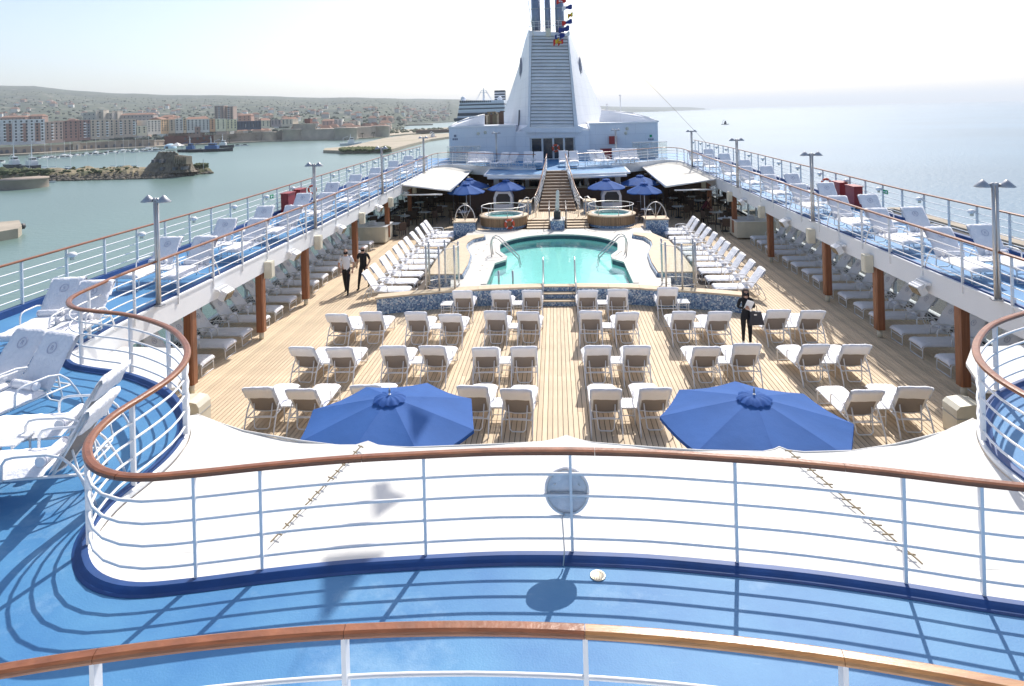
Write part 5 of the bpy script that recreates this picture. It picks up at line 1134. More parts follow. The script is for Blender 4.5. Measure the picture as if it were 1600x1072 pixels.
nm_ = MB(); nm_.prism([(-1.3, 0), (-1.3, 2.4), (-.7, 3.3), (.7, 3.3), (1.3, 2.4), (1.3, 0)], -.25, .0); nm_.v = [(x, z, y) for x, y, z in nm_.v]; NI = fmesh(nm_, 'niche', 'louvre_dark')
def niches(t, xs, dD, z=-19.5):
    for x in xs:
        p = far(x, interp(WD, x) + dD - .1); q = far(x + 2, interp(WD, x + 2) + dD); o = link('wall_niche', NI, t, (p.x, p.y, z), atan2(q.y - p.y, q.x - p.x))
niches(t, [1, 10, 23, 37, 50, 64, 77, 90, 103], 0)
t, a, b = wallseg('harbour_wall', 'brown stone harbour wall right of the pale gate tower', 'wall', [125, 157, 190, 214, 240, 256], [224, 222, 219.8, 218.5, 219, 219.5], 'stone_wall'); niches(t, [131, 142, 153, 165, 178, 190, 203, 218, 232, 246], 0)
t, a, b = wallseg('gate_tower', 'pale square gate tower in the middle of the harbour wall', 'tower', [113.5, 125], [222, 222], 'fort_stone', dD=-4, th=14)
p = far(119, interp(WD, 119) - 4.3); m = MB(); m.box(-1.6, 1.6, -.2, .0, 0, 5); m.build('gateway', 'louvre_dark', t, (p.x, p.y, -20))
t, a, b = wallseg('brick_wall', 'dark red brick wall set back behind the blue trawlers', 'wall', [256, 290, 333], [213.5, 212.5, 211.5], 'brick_wall', dD=14); niches(t, [262, 270, 278, 288, 298, 308, 318, 327], 14, -16)
t, a, b = wallseg('fort_wall', 'grey brown rampart wall below the coloured houses', 'wall', [333, 360, 380, 420, 440], [210.5, 209.5, 208, 206, 205], 'stone_wall', th=14)
t, a, b = wallseg('fort_wall', 'long pale curtain wall of the harbour fortress', 'wall', [440, 457, 495, 540, 560, 592, 598], [204.5, 203.5, 202, 201, 199, 198, 204], 'fort_stone', th=50, batter=2)
t, a, b = wallseg('fort_keep', 'raised square keep of the harbour fortress with a small dark turret', 'fort', [457.5, 493], [194, 194], 'fort_stone', dD=6, th=40, z0=-10)
p = far(482, 875); m = MB(); m.box(-4, 4, -4, 4, 0, 6.5); m.build('turret', 'brick_wall', t, (p.x, p.y, 0.2))
for k, (px, y, r) in enumerate(((457, 201.5, 13), (540, 199.5, 14), (594, 196.5, 12), (420, 206, 9))):
    p = far(px, interp(WD, px) + 2); z = far(px, interp(WD, px), y).z; m = MB(); m.lathe([(r * 1.12, ZS), (r, z - 2), (r * 1.04, z - 1.6), (r * 1.04, z), (0, z)], n=20); tag(m.build('round_bastion', 'fort_stone', None, (p.x, p.y, 0)), ('round bastion left of the fortress keep', 'round bastion in the middle of the long fortress wall', 'round bastion at the seaward right end of the fortress', 'small round bastion where the rampart meets the fortress')[k], 'bastion')
# quay along the wall
m = MB(); xs = [-200, 0, 60, 157, 240, 300, 333, 440, 540, 598]; m.prism([(far(x, interp(WD, x) - 14).x, far(x, interp(WD, x) - 14).y) for x in xs] + [(far(x, interp(WD, x) + 30).x, far(x, interp(WD, x) + 30).y) for x in reversed(xs)], ZS - 1, -20.2); struct('town_quay', m, 'quay_stone')
# ------------------------------------------------------------------ town
WC = {}
def town_mat(c, j=.0):
    g_ = sum(c) / 3; c = tuple(min(.78, (v * .72 + g_ * t_ * .28) * 1.3 + .03) for v, t_ in zip(c, (1.12, 1.0, .86)))
    k = 'town_%d_%d_%d' % tuple(int(v * 100) for v in c)
    if k not in MT: mat(k, c, .9, var=.12, vscale=.25)
    return k
wm = MB(); wm.box(-.75, .75, -.14, 0, -.95, .95); WIN = wm.mesh('window', 'window_glass'); bm_ = MB(); bm_.box(-1.4, 1.4, -1.0, 0, -1.05, .05); BAL = bm_.mesh('balcony', 'white_wall')
def building(label, x0, x1, yt, zb, col, D=None, dep=14, rows=6, cw=4.2, stripes=(), roof=None, bal=0, base_col=None, sc=1., name='apartment_building'):
    D0 = (interp(WD, x0) + 10) if D is None else D; D1 = (interp(WD, x1) + 10) if D is None else D
    A, B = far(x0, D0), far(x1, D1); zt = far((x0 + x1) / 2, (D0 + D1) / 2, yt).z; e = (B - A); e.z = 0; W = e.length; e.normalize(); nrm = Vector((e.y, -e.x, 0))
    t = thing(name, label, 'building', (A.x, A.y, zb), atan2(e.y, e.x)); H = zt - zb
    m = MB(); m.box(0, W, 0, dep, -3, H); m.build('wall', town_mat(col), t)
    m = MB(); m.box(-.3, W + .3, -.3, dep + .3, H + .001, H + .7); m.build('cornice', town_mat(tuple(min(.7, c * 1.25) for c in col)), t)
    if roof: m = MB(); m.box(0, 0, 0, 0, 0, 0) if 0 else m.add([(-.6, -.6, H + .71), (W + .6, -.6, H + .71), (W + .6, dep + .6, H + .71), (-.6, dep + .6, H + .71), (W * .1, dep / 2, H + 3.6), (W * .9, dep / 2, H + 3.6)], [(0, 1, 5, 4), (1, 2, 5), (2, 3, 4, 5), (3, 0, 4)]); m.build('roof', roof, t)
    for a, b, c in stripes: m = MB(); m.box(W * a, W * b, -.35, -.01, 0, H - 3.2); m.build('facade_panel', town_mat(c), t)
    nc = max(1, int(W / cw)); rows = max(1, rows)
    for r in range(rows):
        for q in range(nc):
            x = W * (q + .5) / nc; z = (r + .55) * H / rows; y = -.36 if any(a * W - 1 < x < b * W + 1 for a, b, c in stripes) else 0
            o = link('window', WIN, t, (x, y, z)); o.scale = (sc, 1, min(1, H / rows / 3.1))
            if bal and (q % bal == 1): link('balcony', BAL, t, (x, y - .15, z - .95))
    return t
zw = lambda y, x: far(x, interp(WD, x), y).z
building('white and terracotta striped apartment block at the far left of the town front', -60, 20, 189, -8.5, (.50, .52, .56), rows=7, stripes=((.1, .25, (.30, .16, .13)), (.5, .62, (.30, .16, .13)), (.86, .98, (.30, .16, .13))), bal=2)
building('striped white apartment block second from the left, terracotta bays between balconies', 20.5, 70, 187.5, -9, (.48, .50, .54), rows=7, stripes=((.25, .42, (.30, .16, .13)), (.68, .85, (.30, .17, .14))), bal=2)
building('pinkish brown apartment block right of the striped white ones', 70.5, 98.5, 191, -8.5, (.34, .24, .205), rows=6, bal=3)
building('dark red brown apartment block left half with flat roof', 99, 122, 189.5, -8, (.24, .125, .11), rows=6)
building('dark red apartment block right half with blue grey balconies', 122.5, 141, 188.5, -7.5, (.26, .135, .12), rows=6, bal=2, stripes=((.62, .98, (.17, .18, .22)),))
building('wide beige apartment block with rows of dark balconies', 141.5, 178, 188, -7, (.46, .37, .29), rows=6, bal=2)
building('pinkish beige apartment block ending in a white corner', 178.5, 212.5, 187.5, -6, (.47, .36, .285), rows=6, bal=3, stripes=((.9, 1, (.6, .58, .55)),))
building('small cream town house with tall white pilasters', 213.5, 229, 198, -5, (.56, .50, .36), rows=3)
building('grey beige apartment house left of the orange one', 230, 251, 188.5, -4, (.45, .42, .38), rows=5)
building('bright orange ochre house on the town front with a reddish roof', 252, 263, 187.5, -4, (.56, .34, .16), rows=5, roof='roof_red', dep=16)
building('pale ochre house right of the bright orange one', 263.5, 273, 187.5, -4, (.46, .37, .27), rows=5, roof='roof_red')
building('grey white house front with close set windows', 273.5, 286, 186.5, -4, (.47, .46, .44), rows=5)
building('narrow pale orange house between two grey ones', 286.3, 291, 185, -4, (.56, .40, .24), rows=5, cw=3)
building('long grey white house front left of the second orange house', 291.5, 327, 187, -4, (.46, .46, .45), rows=6, roof='roof_red')
building('narrow strong orange house left of the yellow terrace', 327.5, 336, 186.5, -3.5, (.55, .27, .13), rows=5)
building('cream yellow terrace with white ground floor arcade', 336.5, 353, 186.5, -3.5, (.62, .55, .37), rows=5)
building('pale yellow terrace beside the blue glass building', 353.5, 370, 187.5, -3.5, (.60, .54, .32), rows=5)
building('dark blue glazed office building on the town front', 370.5, 407.5, 190, -2.5, (.035, .06, .11), rows=5, cw=3.4, stripes=((.33, .36, (.4, .4, .4)), (.66, .69, (.4, .4, .4))))
building('cream corner house right of the blue building', 408, 421.5, 189, -1.5, (.60, .52, .38), rows=4, roof='roof_red')
building('grey pink house with dark bands near the fortress', 423, 439, 188, 0, (.33, .27, .27), rows=4, dep=12)
building('cream house group left of the fortress keep', 440, 457, 187, 0, (.56, .50, .38), rows=4, roof='roof_red')
building('long low brick annexe in front of the orange houses', 262, 311, 199.5, -10, (.27, .17, .14), D=800, rows=2)
building('tall brown tower block rising behind the town front', 335.5, 350, 166, -5, (.34, .25, .21), D=1000, rows=11, bal=2, name='tower_block')
building('right slab of the tall brown tower block behind the town', 350.4, 364.5, 167, -5, (.38, .27, .22), D=1006, rows=11, bal=3, name='tower_block')
for k, (a, b, y, c) in enumerate(((130, 150, 176, (.40, .38, .33)), (151, 162, 172.5, (.45, .40, .32)), (163, 176, 177, (.40, .37, .33)), (176, 184, 174, (.42, .37, .30)), (186, 240, 180, (.42, .36, .32)), (0, 40, 184, (.40, .22, .16)), (44, 66, 182, (.42, .24, .18)), (252, 270, 183, (.44, .24, .16)), (372, 392, 181, (.45, .24, .17)), (503, 520, 189.5, (.48, .30, .24)), (522, 534, 187, (.50, .48, .44)), (534, 560, 190, (.52, .46, .36)), (395, 405, 184, (.5, .45, .36)))):
    building('distant %s block in the second line of the town, %s from the left' % (('grey', 'ochre', 'grey', 'tan', 'pink', 'red', 'red', 'red roofed', 'red roofed', 'salmon', 'white', 'cream', 'cream')[k], ordn(k)), a, b, y, -8, c, D=1010 + k * 9, rows=5, roof='roof_red' if k in (4, 5, 6, 7, 8, 9) else None, cw=6)
# small houses up the slope
random.seed(33)
hm = []
for c in ((.5, .45, .38), (.56, .52, .45), (.46, .32, .24), (.6, .58, .55), (.42, .38, .34)):
    q = MB(); q.box(-1, 1, -1, 1, -1, 1); hw = q.mesh('wall', town_mat(c)); q = MB(); q.add([(-1.1, -1.1, 1.01), (1.1, -1.1, 1.01), (1.1, 1.1, 1.01), (-1.1, 1.1, 1.01), (-.6, 0, 1.7), (.6, 0, 1.7)], [(0, 1, 5, 4), (1, 2, 5), (2, 3, 4, 5), (3, 0, 4)]); hr = q.mesh('roof', 'roof_red'); hm.append((hw, hr))
WHERE = ['left third of the hillside', 'hillside behind the tower block', 'slope above the fortress', 'coast towards the far bay']
for k in range(230):
    px = random.uniform(0, 700); Dc = interp(COAST, px); D = Dc + 60 + random.random() ** 1.6 * (1500 if px < 600 else 900); z = hgt(px, D); p = far(px, D); s = random.uniform(4.5, 10)
    t = thing('hillside_house', 'small distant %s house on the %s' % ('red roofed', WHERE[min(3, int(px / 175))]), 'house', (p.x, p.y, z + 3), random.uniform(-.5, .5), 'distant houses on the %s' % WHERE[min(3, int(px / 175))]); t.scale = (s, s * .7, random.uniform(3.5, 7.5)); a, b = random.choice(hm); link('wall', a, t); link('roof', b, t)
# tree masses in the town and on the slopes
def blob(m, c, r, sq=.8, n=5):
    bmx = bmesh.new(); bmesh.ops.create_icosphere(bmx, subdivisions=1, radius=1); 
    vs = [Vector(c) + Vector((v.co.x * r, v.co.y * r, v.co.z * r * sq)) * (1 + .35 * noise.noise(v.co * 2 + Vector(c))) for v in bmx.verts]; bmx.verts.index_update(); fs = [tuple(v.index for v in f.verts) for f in bmx.faces]; bmx.free(); m.add(vs, fs)
m = MB()
for k in range(1500):
    px = random.uniform(0, 705); Dc = interp(COAST, px); D = Dc + 40 + random.random() ** 1.6 * 2600; p = far(px, D); blob(m, (p.x, p.y, hgt(px, D) + 1), random.uniform(2.5, 6.5) * (1 - .5 * (D - Dc) / 2600), .8)
tag(m.build('hillside_trees', 'hill_trees'), 'dark scattered trees covering the slopes behind the town', 'trees', kind='stuff')
# palms
for k, (px, y, D) in enumerate(((551, 209, 840), (566, 209.5, 842), (583, 207, 846), (597, 204, 930), (600, 202, 1150), (608, 204, 1130), (615, 202.5, 1160), (620, 201.5, 1170), (625, 202, 1165), (630, 202, 1175), (345, 216, 790), (358, 216, 796))):
    p = far(px, D, y); h = max(6, p.z + 20.5) * .95; t = thing('palm_tree', 'palm tree on the harbour promenade, %s from the left' % ordn([10, 11, 0, 1, 2, 3, 4, 5, 6, 7, 8, 9].index(k) if 0 else k), 'palm tree', (p.x, p.y, -20.4)); t['label'] = 'dark palm %s' % ('against the fortress wall, %s from the keep' % ordn(k) if k < 4 else 'in the clump beyond the fortress, %s from the left' % ordn(k - 4) if k < 10 else 'at the rampart foot behind the quay, %s from the left' % ordn(k - 10))
    m = MB(); m.tube([(0, 0, 0), (.2, 0, h * .6), (.1, 0, h)], [.45, .3, .35], 6); m.build('trunk', 'trunk', t)
    m = MB()
    for q in range(12):
        a = q * pi / 6 + k; up_ = random.uniform(.2, 1); pts = [Vector((0.1, 0, h)) + Vector((cos(a) * r, sin(a) * r, up_ * r - .32 * r * r)) for r in (0, 1, 2, 3)]
        for i in range(3):
            s = Vector((-sin(a), cos(a), -.4)) * (.55, .7, .5, .1)[i]; s2 = Vector((-sin(a), cos(a), -.4)) * (.55, .7, .5, .1)[i + 1]; m.add([pts[i] - s, pts[i], pts[i + 1], pts[i + 1] - s2, pts[i] + Vector((s.x * -1, s.y * -1, s.z)) * -1, pts[i + 1] + Vector((s2.x, s2.y, s2.z))], [(0, 1, 2, 3), (1, 4, 5, 2)])
    m.build('crown', 'palm_leaf', t)
# ------------------------------------------------------------------ mole with the ruined fort
random.seed(8)
def strip(xs, yf, Db, zt, name, mm, k='structure', rough_=0, nd=6):
    m = MB(); vs = []
    for x, y, db, z in zip(xs, yf, Db, zt):
        X, Y = un(x, y, ZS); f0 = Vector((X, Y, 0)); d = Vector((X, Y, 0)).normalized()
        for j in range(nd + 1):
            f = j / nd; q = f0 + d * db * f; hh = sin(pi * min(1, max(0, f))) ** .45 if 0 < j < nd else 0
            vs.append((q.x, q.y, ZS - .5 + (z + .5) * hh + (noise.noise(Vector((q.x * .12, q.y * .12, 3))) * rough_ if 0 < j < nd else 0)))
    n = len(xs); m.add(vs, [(i * (nd + 1) + j, (i + 1) * (nd + 1) + j, (i + 1) * (nd + 1) + j + 1, i * (nd + 1) + j + 1) for i in range(n - 1) for j in range(nd)], 0, False); return struct(name, m, mm)
def dens(T, n): return [interp(T, T[0][0] + (T[-1][0] - T[0][0]) * i / n) for i in range(n + 1)]
FX = [(-160, 292), (0, 284), (90, 283), (217, 280), (260, 278.5), (305, 273), (333, 271)]
xs = [-160 + 493 * i / 110 for i in range(111)]
strip(xs, [interp(FX, x) + .5 * noise.noise(Vector((x * .2, 0, 0))) for x in xs], [interp([(-160, 60), (0, 48), (217, 52), (300, 36), (325, 14), (333, 3)], x) for x in xs], [interp([(-160, 5), (0, 5), (60, 4.6), (217, 4.6), (250, 4), (300, 3.6), (325, 2.6), (333, .5)], x) for x in xs], 'mole', 'earth', rough_=2.2)
m = MB()
for k in range(620):
    x = random.uniform(60, 332); y = interp(FX, x); X, Y = un(x, y, ZS); d = Vector((X, Y, 0)).normalized(); q = Vector((X, Y, ZS)) + d * random.uniform(-.8, 8); r = random.uniform(.5, 1.35); q.z = ZS + .2 + random.random() * 2.2 * min(1, (Vector((q.x - X, q.y - Y)).length) / 5); blob(m, q, r, .75)
tag(m.build('boulder_bank', 'rock'), 'pale boulders heaped along the waterline of the mole', 'boulders', kind='stuff')
m = MB()
for k in range(800):
    x = random.choice((random.uniform(-100, 75), random.uniform(-60, 215), random.uniform(290, 325))); y = interp(FX, x); X, Y = un(x, y, ZS); d = Vector((X, Y, 0)).normalized(); q = Vector((X, Y, ZS)) + d * random.uniform(6, 34 if x < 280 else 14); q.z = ZS + random.uniform(3.0, 5.0); blob(m, q, random.uniform(.6, 2.2 if x < 75 else 1.2), .7)
tag(m.build('scrub_cover', 'scrub'), 'dark scrub bushes growing over the mole', 'scrub', kind='stuff')
# the ruin: battered masonry mound with window openings
t = thing('ruined_fort', 'crumbling brown stone fort ruin at the end of the rocky mole', 'ruin')
OUTL = [(216, 272), (222, 266), (228, 260), (236, 251.5), (241, 245), (245, 239), (247, 236.5), (258, 236), (272, 236), (277, 239), (279, 243), (290, 244), (297, 243.5), (298.5, 250), (300, 259), (303, 264), (306, 270)]
OUTB = [(221, 272), (226, 267), (232, 262), (238, 255), (243, 248), (248, 241), (251, 237.5), (262, 236.5), (272, 236.8), (276, 241), (280, 245), (288, 245.5), (294, 246), (296, 252), (297, 259), (299, 264), (301, 270)]
m = MB(); D0 = 343; vs = []; NR = 9; xs = [216 + 90 * i / 80 for i in range(81)]
for ring_ in range(3):
    dD = (0, 4, 26)[ring_]
for x in xs:
    yt = interp(OUTL if x < 290 else OUTL, x) + .9 * noise.noise(Vector((x * .35, 0, 0))) + (1.0 if int(x / 3) % 2 and 247 < x < 297 else 0); zt = far(x, D0 + 5, yt).z; zb = ZS + 2.2
    bulge = 6 * sin(pi * (x - 216) / 90) ** .6
    for j in range(NR + 1):
        f = j / NR; D = D0 - bulge + 5 * f ** .8 + 1.0 * noise.noise(Vector((x * .3, f * 6, 1))); p = far(x, D); vs.append((p.x, p.y, zb + (zt - zb) * f))
    for dd, dz in ((8, -.3), (18, -1), (24, -6), (26, -16)):
        p = far(x, D0 + dd + 2); vs.append((p.x, p.y, max(zb, zt + dz)))
K = NR + 5; m.add(vs, [(i * K + j, (i + 1) * K + j, (i + 1) * K + j + 1, i * K + j + 1) for i in range(80) for j in range(K - 1)]); m.build('masonry', 'ruin_stone', t, fix=True)
for x, y in ((242.5, 251.5), (254, 251.5), (275, 263.5), (288, 262.5), (255.5, 263.5)):
    p = far(x, D0 - 4.5, y); m = MB(); m.box(p.x - .7, p.x + .7, p.y - 2.2, p.y + 3, p.z - .8, p.z + .8); m.build('window_opening', 'louvre_dark', t)
for k in range(7):
    x = 277 + k * 2.9; p = far(x, D0 - 4, 248 + .3 * k); m = MB(); m.box(p.x - .25, p.x + .25, p.y - 2.5, p.y + 3, p.z - 2.2, p.z + 1.8); m.build('buttress', 'ruin_stone', t)
m = MB(); p = far(318, 345, 262); m.tube([(p.x, p.y, -19), (p.x, p.y, far(318, 345, 249).z)], .12, 5); tag(m.build('beacon_pole', 'grey_steel'), 'thin pole standing on the tip of the rocky mole', 'pole')
m = MB(); p = un(16, 297, ZS); m.lathe([(9.5, -22.5), (9.3, -18.2), (9.6, -18), (9.6, -17.4), (0, -17.3)], (0, 0, 0), n=28); o = m.build('pier_head', 'stone_wall', None, (p[0] - 1, p[1] + 9, 0)); tag(o, 'round grey stone pier head at the left edge', 'pier head')
P = [un(-60, 352, -19.5), un(30, 344, -19.5), un(34, 352, -19.5), un(28, 357, -19.5), un(-60, 372, -19.5)]
m = MB(); m.prism([(a, b) for a, b in P], ZS - .5, -19.5); tag(m.build('stone_pier', 'quay_stone'), 'brown stone pier end lower down at the left edge', 'pier')
m = MB(); p = un(33, 351, -19.8); m.lathe([(0, .5), (.9, .4), (1.1, -.4), (.8, -1)], n=12); tag(m.build('rubber_fender', 'dark_metal', None, (p[0], p[1], -20)), 'black rubber fender on the tip of the brown pier', 'fender')
# middle pier
P = [un(x, y, -19.6) for x, y in ((505, 234.5), (536, 235.5), (612, 233), (640, 225.5), (673, 217.5), (701, 213.5), (760, 207), (760, 204), (701, 208), (640, 210.5), (601, 215.5), (560, 225), (540, 229), (508, 231.5))]
m = MB(); m.prism([(a, b) for a, b in P], ZS - .5, -19.6, 0, 1); struct('harbour_pier', m, ['sand_ground', 'quay_stone'])
P = [un(x, y, -20.2) for x, y in ((592, 213), (640, 209), (760, 202), (760, 197), (700, 199), (640, 202), (600, 203))]; m = MB(); m.prism([(a, b) for a, b in P], ZS - .5, -20.2); struct('promenade_ground', m, 'sand_ground')
m = MB()
for k in range(260): x = random.uniform(532, 608); X, Y = un(x, 235.5 - (x - 532) * .02 + random.uniform(-2.5, .8), -19.6); blob(m, (X, Y, -19.3 + random.random() * .8), random.uniform(1.2, 2.6), .55)
tag(m.build('grass_cover', 'grass_bank'), 'yellow green grass and weeds along the near edge of the harbour pier', 'grass', kind='stuff')
m = MB()
for k in range(120): x = random.uniform(596, 705); X, Y = un(x, random.uniform(204, 209) - (x - 596) * .035, -20.2); blob(m, (X, Y, -19.6), random.uniform(1.5, 4), .6)
tag(m.build('hedge_cover', 'scrub'), 'low hedges on the promenade beyond the fortress', 'hedges', kind='stuff')
m = MB(); a, b = far(660, 1000), far(697, 985); m.box(-28, 28, -5, 5, 0, 5); tag(m.build('low_shed', 'brown_panel', None, ((a.x + b.x) / 2, (a.y + b.y) / 2, -20.4)), 'long low dark shed on the promenade near the deckhouse', 'shed')
# quay on the starboard side
m = MB(); m.prism([(13.6, -60), (84, -60), (84, 166), (13.6, 166)], ZS - .5, -20.2); struct('starboard_quay', m, 'asphalt')
m = MB(); m.prism([(84.01, -60), (92, -60), (88, 120), (86.5, 168), (13.6, 168), (13.6, 166.01), (84.01, 166.01)], ZS - .5, -19.4); struct('quay_edge', m, 'quay_stone')
# ------------------------------------------------------------------ boats
def hull(m, L, W, H, mi=0, z=0):
    S_ = [(-.5, .8, 1), (-.45, 1, 1), (0, 1, 1), (.25, .85, 1.05), (.42, .4, 1.15), (.5, .02, 1.25)]; vs = []
    for s, w_, h in S_: vs += [(s * L, -w_ * W / 2, z + H * h), (s * L, -w_ * W * .36, z - .4), (s * L, w_ * W * .36, z - .4), (s * L, w_ * W / 2, z + H * h)]
    m.add(vs, [(i * 4 + j, (i + 1) * 4 + j, (i + 1) * 4 + j + 1, i * 4 + j + 1) for i in range(5) for j in range(3)] + [(i * 4 + 3, (i + 1) * 4 + 3, (i + 1) * 4, i * 4) for i in range(5)] + [(0, 1, 2, 3)], mi)
BM = {}
m = MB(); hull(m, 10, 3.1, 1.1); BM['h'] = fmesh(m, 'hull', 'boat_white'); m = MB(); m.prism([(-3, -.9), (1.2, -.8), (2.4, 0), (1.2, .8), (-3, .9)], 1.1, 1.7); BM['c'] = m.mesh('cabin', 'boat_white')
m = MB(); m.tube([(.6, 0, 1.2), (.6, 0, 13.5)], .11, 4); BM['m'] = m.mesh('mast', 'boat_white'); m = MB(); m.tube([(.6, 0, 2.4), (-3.6, 0, 2.5)], .16, 4); BM['b'] = m.mesh('boom', 'boat_blue')
m = MB(); hull(m, 7, 2.6, 1.0); BM['mh'] = fmesh(m, 'hull', 'boat_white'); m = MB(); m.prism([(-1.5, -.9), (.8, -.8), (1.6, 0), (.8, .8), (-1.5, .9)], 1.0, 1.8); BM['mc'] = m.mesh('windscreen', 'glass_dark'); m = MB(); m.box(-3.2, -2.9, -.3, .3, .4, 1.3); BM['mo'] = m.mesh('outboard_motor', 'dark_metal')
bn = [0, 0]
def sail(x, y, rz, where, s=1.): 
    X, Y = un(x, y, ZS); t = thing('sailing_boat', 'white sailing boat with bare mast moored %s, %s of its line' % (where, ordn(bn[0] % 20)), 'sailing boat', (X, Y, ZS), rz, 'sailing boats in the marina'); t.scale = (s, s, s); bn[0] += 1
    for k, n in (('h', 'hull'), ('c', 'cabin'), ('m', 'mast'), ('b', 'boom')): link(n, BM[k], t)
def motor(x, y, rz, where, s=1.):
    X, Y = un(x, y, ZS); t = thing('motor_boat', 'small white motor boat moored %s, %s of its line' % (where, ordn(bn[1] % 20)), 'motor boat', (X, Y, ZS), rz, 'motor boats in the marina'); t.scale = (s, s, s); bn[1] += 1
    for k, n in (('mh', 'hull'), ('mc', 'windscreen'), ('mo', 'outboard_motor')): link(n, BM[k], t)
bn = [0, 0]
for x in (70, 78, 101, 110, 121, 136, 151, 171, 180, 191, 202, 211, 221, 232, 241): sail(x + random.uniform(-2, 2), 247.5 - (x - 70) * .085 + random.uniform(-1, 1), random.uniform(1.2, 1.9), 'below the harbour wall', random.uniform(.8, 1.1))
bn = [0, 0]
for x in (-8, 3, 62, 72, 82, 90, 98, 106, 115, 124, 130, 142, 149, 158, 166, 174): motor(x, 249 - (x - 60) * .08 + random.uniform(-1, 1.5), random.uniform(.9, 2.2), 'before the harbour wall', random.uniform(.9, 1.4))
bn = [0, 0]
for x in (184, 193, 200, 207, 214, 222, 228, 235, 243, 250, 256): motor(x, 239.5 - (x - 184) * .05 + random.uniform(-1, .6), random.uniform(.2, 2.2), 'at the marina\'s right end', random.uniform(.9, 1.3))
bn = [0, 0]
for x in (45, 73, 86, 109, 137, 180, 193, 213): sail(x, 266 - (x - 45) * .012, random.uniform(-.3, .4), 'behind the rocky mole', .85)
bn = [0, 0]
for x in (101, 115, 130, 148, 150, 168, 170, 185, 197, 204): motor(x, 267.5 + random.uniform(-1, .5), random.uniform(-.5, .5), 'just behind the mole', 1.0)
bn = [0, 0]
for x, y in ((36, 288.5), (42, 287.6), (47, 286), (53, 285.5), (59, 285), (66, 284.8), (74, 284.5), (80, 285), (51, 288.3)): motor(x, y, random.uniform(-.3, .3), 'by the round pier head', .75)
def vessel(x, y, L, rz, label, hullm, housem, mastH=14, hh=2.6, cat='ship', name='harbour_vessel'):
    X, Y = un(x, y, ZS); t = thing(name, label, cat, (X, Y, ZS), rz); m = MB(); hull(m, L, L * .24, hh); m.build('hull', hullm, t, fix=True)
    m = MB(); m.box(-L * .12, L * .16, -L * .08, L * .08, hh, hh + 3); m.build('deck_house', housem, t); m = MB(); m.box(-L * .04, L * .12, -L * .06, L * .06, hh + 3.01, hh + 5.4); w2 = m.build('wheelhouse', housem, t); m = MB(); m.box(L * .121, L * .123, -L * .05, L * .05, hh + 3.8, hh + 4.8); m.box(-L * .03, L * .11, -L * .062, -L * .0605, hh + 3.8, hh + 4.8); m.box(-L * .03, L * .11, L * .0605, L * .062, hh + 3.8, hh + 4.8); o = m.build('window_band', 'glass_dark', w2); tag(o, kind='stuff')
    m = MB(); m.tube([(0, 0, hh + 5.4), (0, 0, mastH)], [.45, .15], 5); m.build('mast', 'boat_white', t); m = MB(); m.tube([(-L * .35, 0, hh), (-L * .35, 0, hh + 5), (-L * .1, 0, hh + 7)], .22, 5); m.build('derrick', housem, t); m = MB(); m.tube([(0, -1.6, mastH * .8), (0, 1.6, mastH * .8)], .12, 4); m.build('crosstree', 'boat_white', t); return t
vessel(22, 263, 26, -.55, 'white harbour tug with tall mast behind the mole, left one of two', 'boat_dark', 'boat_white', 20)
vessel(50, 264.5, 26, -.5, 'white harbour tug with tall mast behind the mole, right one of two', 'boat_dark', 'boat_white', 20)
vessel(297, 237.5, 24, -.1, 'blue trawler moored left of two under the red brick wall', 'boat_dark', 'boat_blue', 15)
vessel(330, 237, 40, .15, 'long blue and white trawler moored under the red brick wall', 'boat_dark', 'boat_blue', 15)
vessel(348, 231, 24, .1, 'pale workboat moored behind the long blue trawler', 'boat_dark', 'boat_white', 15)
vessel(548, 227, 22, .5, 'small white patrol boat moored behind the harbour pier', 'boat_white', 'boat_white', 12)
vessel(676, 217.5, 18, 1.2, 'small reddish tug at the far right end of the harbour pier', 'brick_wall', 'boat_white', 9)
vessel(1133, 194.6, 13, .1, 'tiny dark boat far out on the open sea', 'boat_dark', 'boat_dark', 5, .9)
motor(383, 228, .2, 'alone at the quay under the rampart', 1.2); motor(371, 228.5, .4, 'beside the lone boat under the rampart', 1.2)
t = thing('market_tent', 'pale blue domed tent on the quay by the trawlers', 'tent', (*un(266, 232, -20.2), -20.2)); m = MB(); m.lathe([(6, 0), (5.8, 2), (4.4, 3.8), (2.2, 4.8), (0, 5)], n=20); m.build('canopy', town_mat((.3, .5, .62)), t); m = MB(); m.box(-1.4, 1.4, -6.1, -5.6, 0, 2.4); m.build('opening', 'louvre_dark', t)
t = thing('white_marquee', 'white peaked marquee on the quay beside the blue tent', 'tent', (*un(277, 232.5, -20.2), -20.2)); m = MB(); m.add([(-5, -5, 3), (5, -5, 3), (5, 5, 3), (-5, 5, 3), (0, 0, 6.4)], [(0, 1, 4), (1, 2, 4), (2, 3, 4), (3, 0, 4)]); m.build('roof', 'canvas', t)
for a in (-4.8, 4.8):
    for b in (-4.8, 4.8): m = MB(); m.tube([(a, b, 0), (a, b, 3)], .12, 4); m.build('leg', 'white_paint', t)
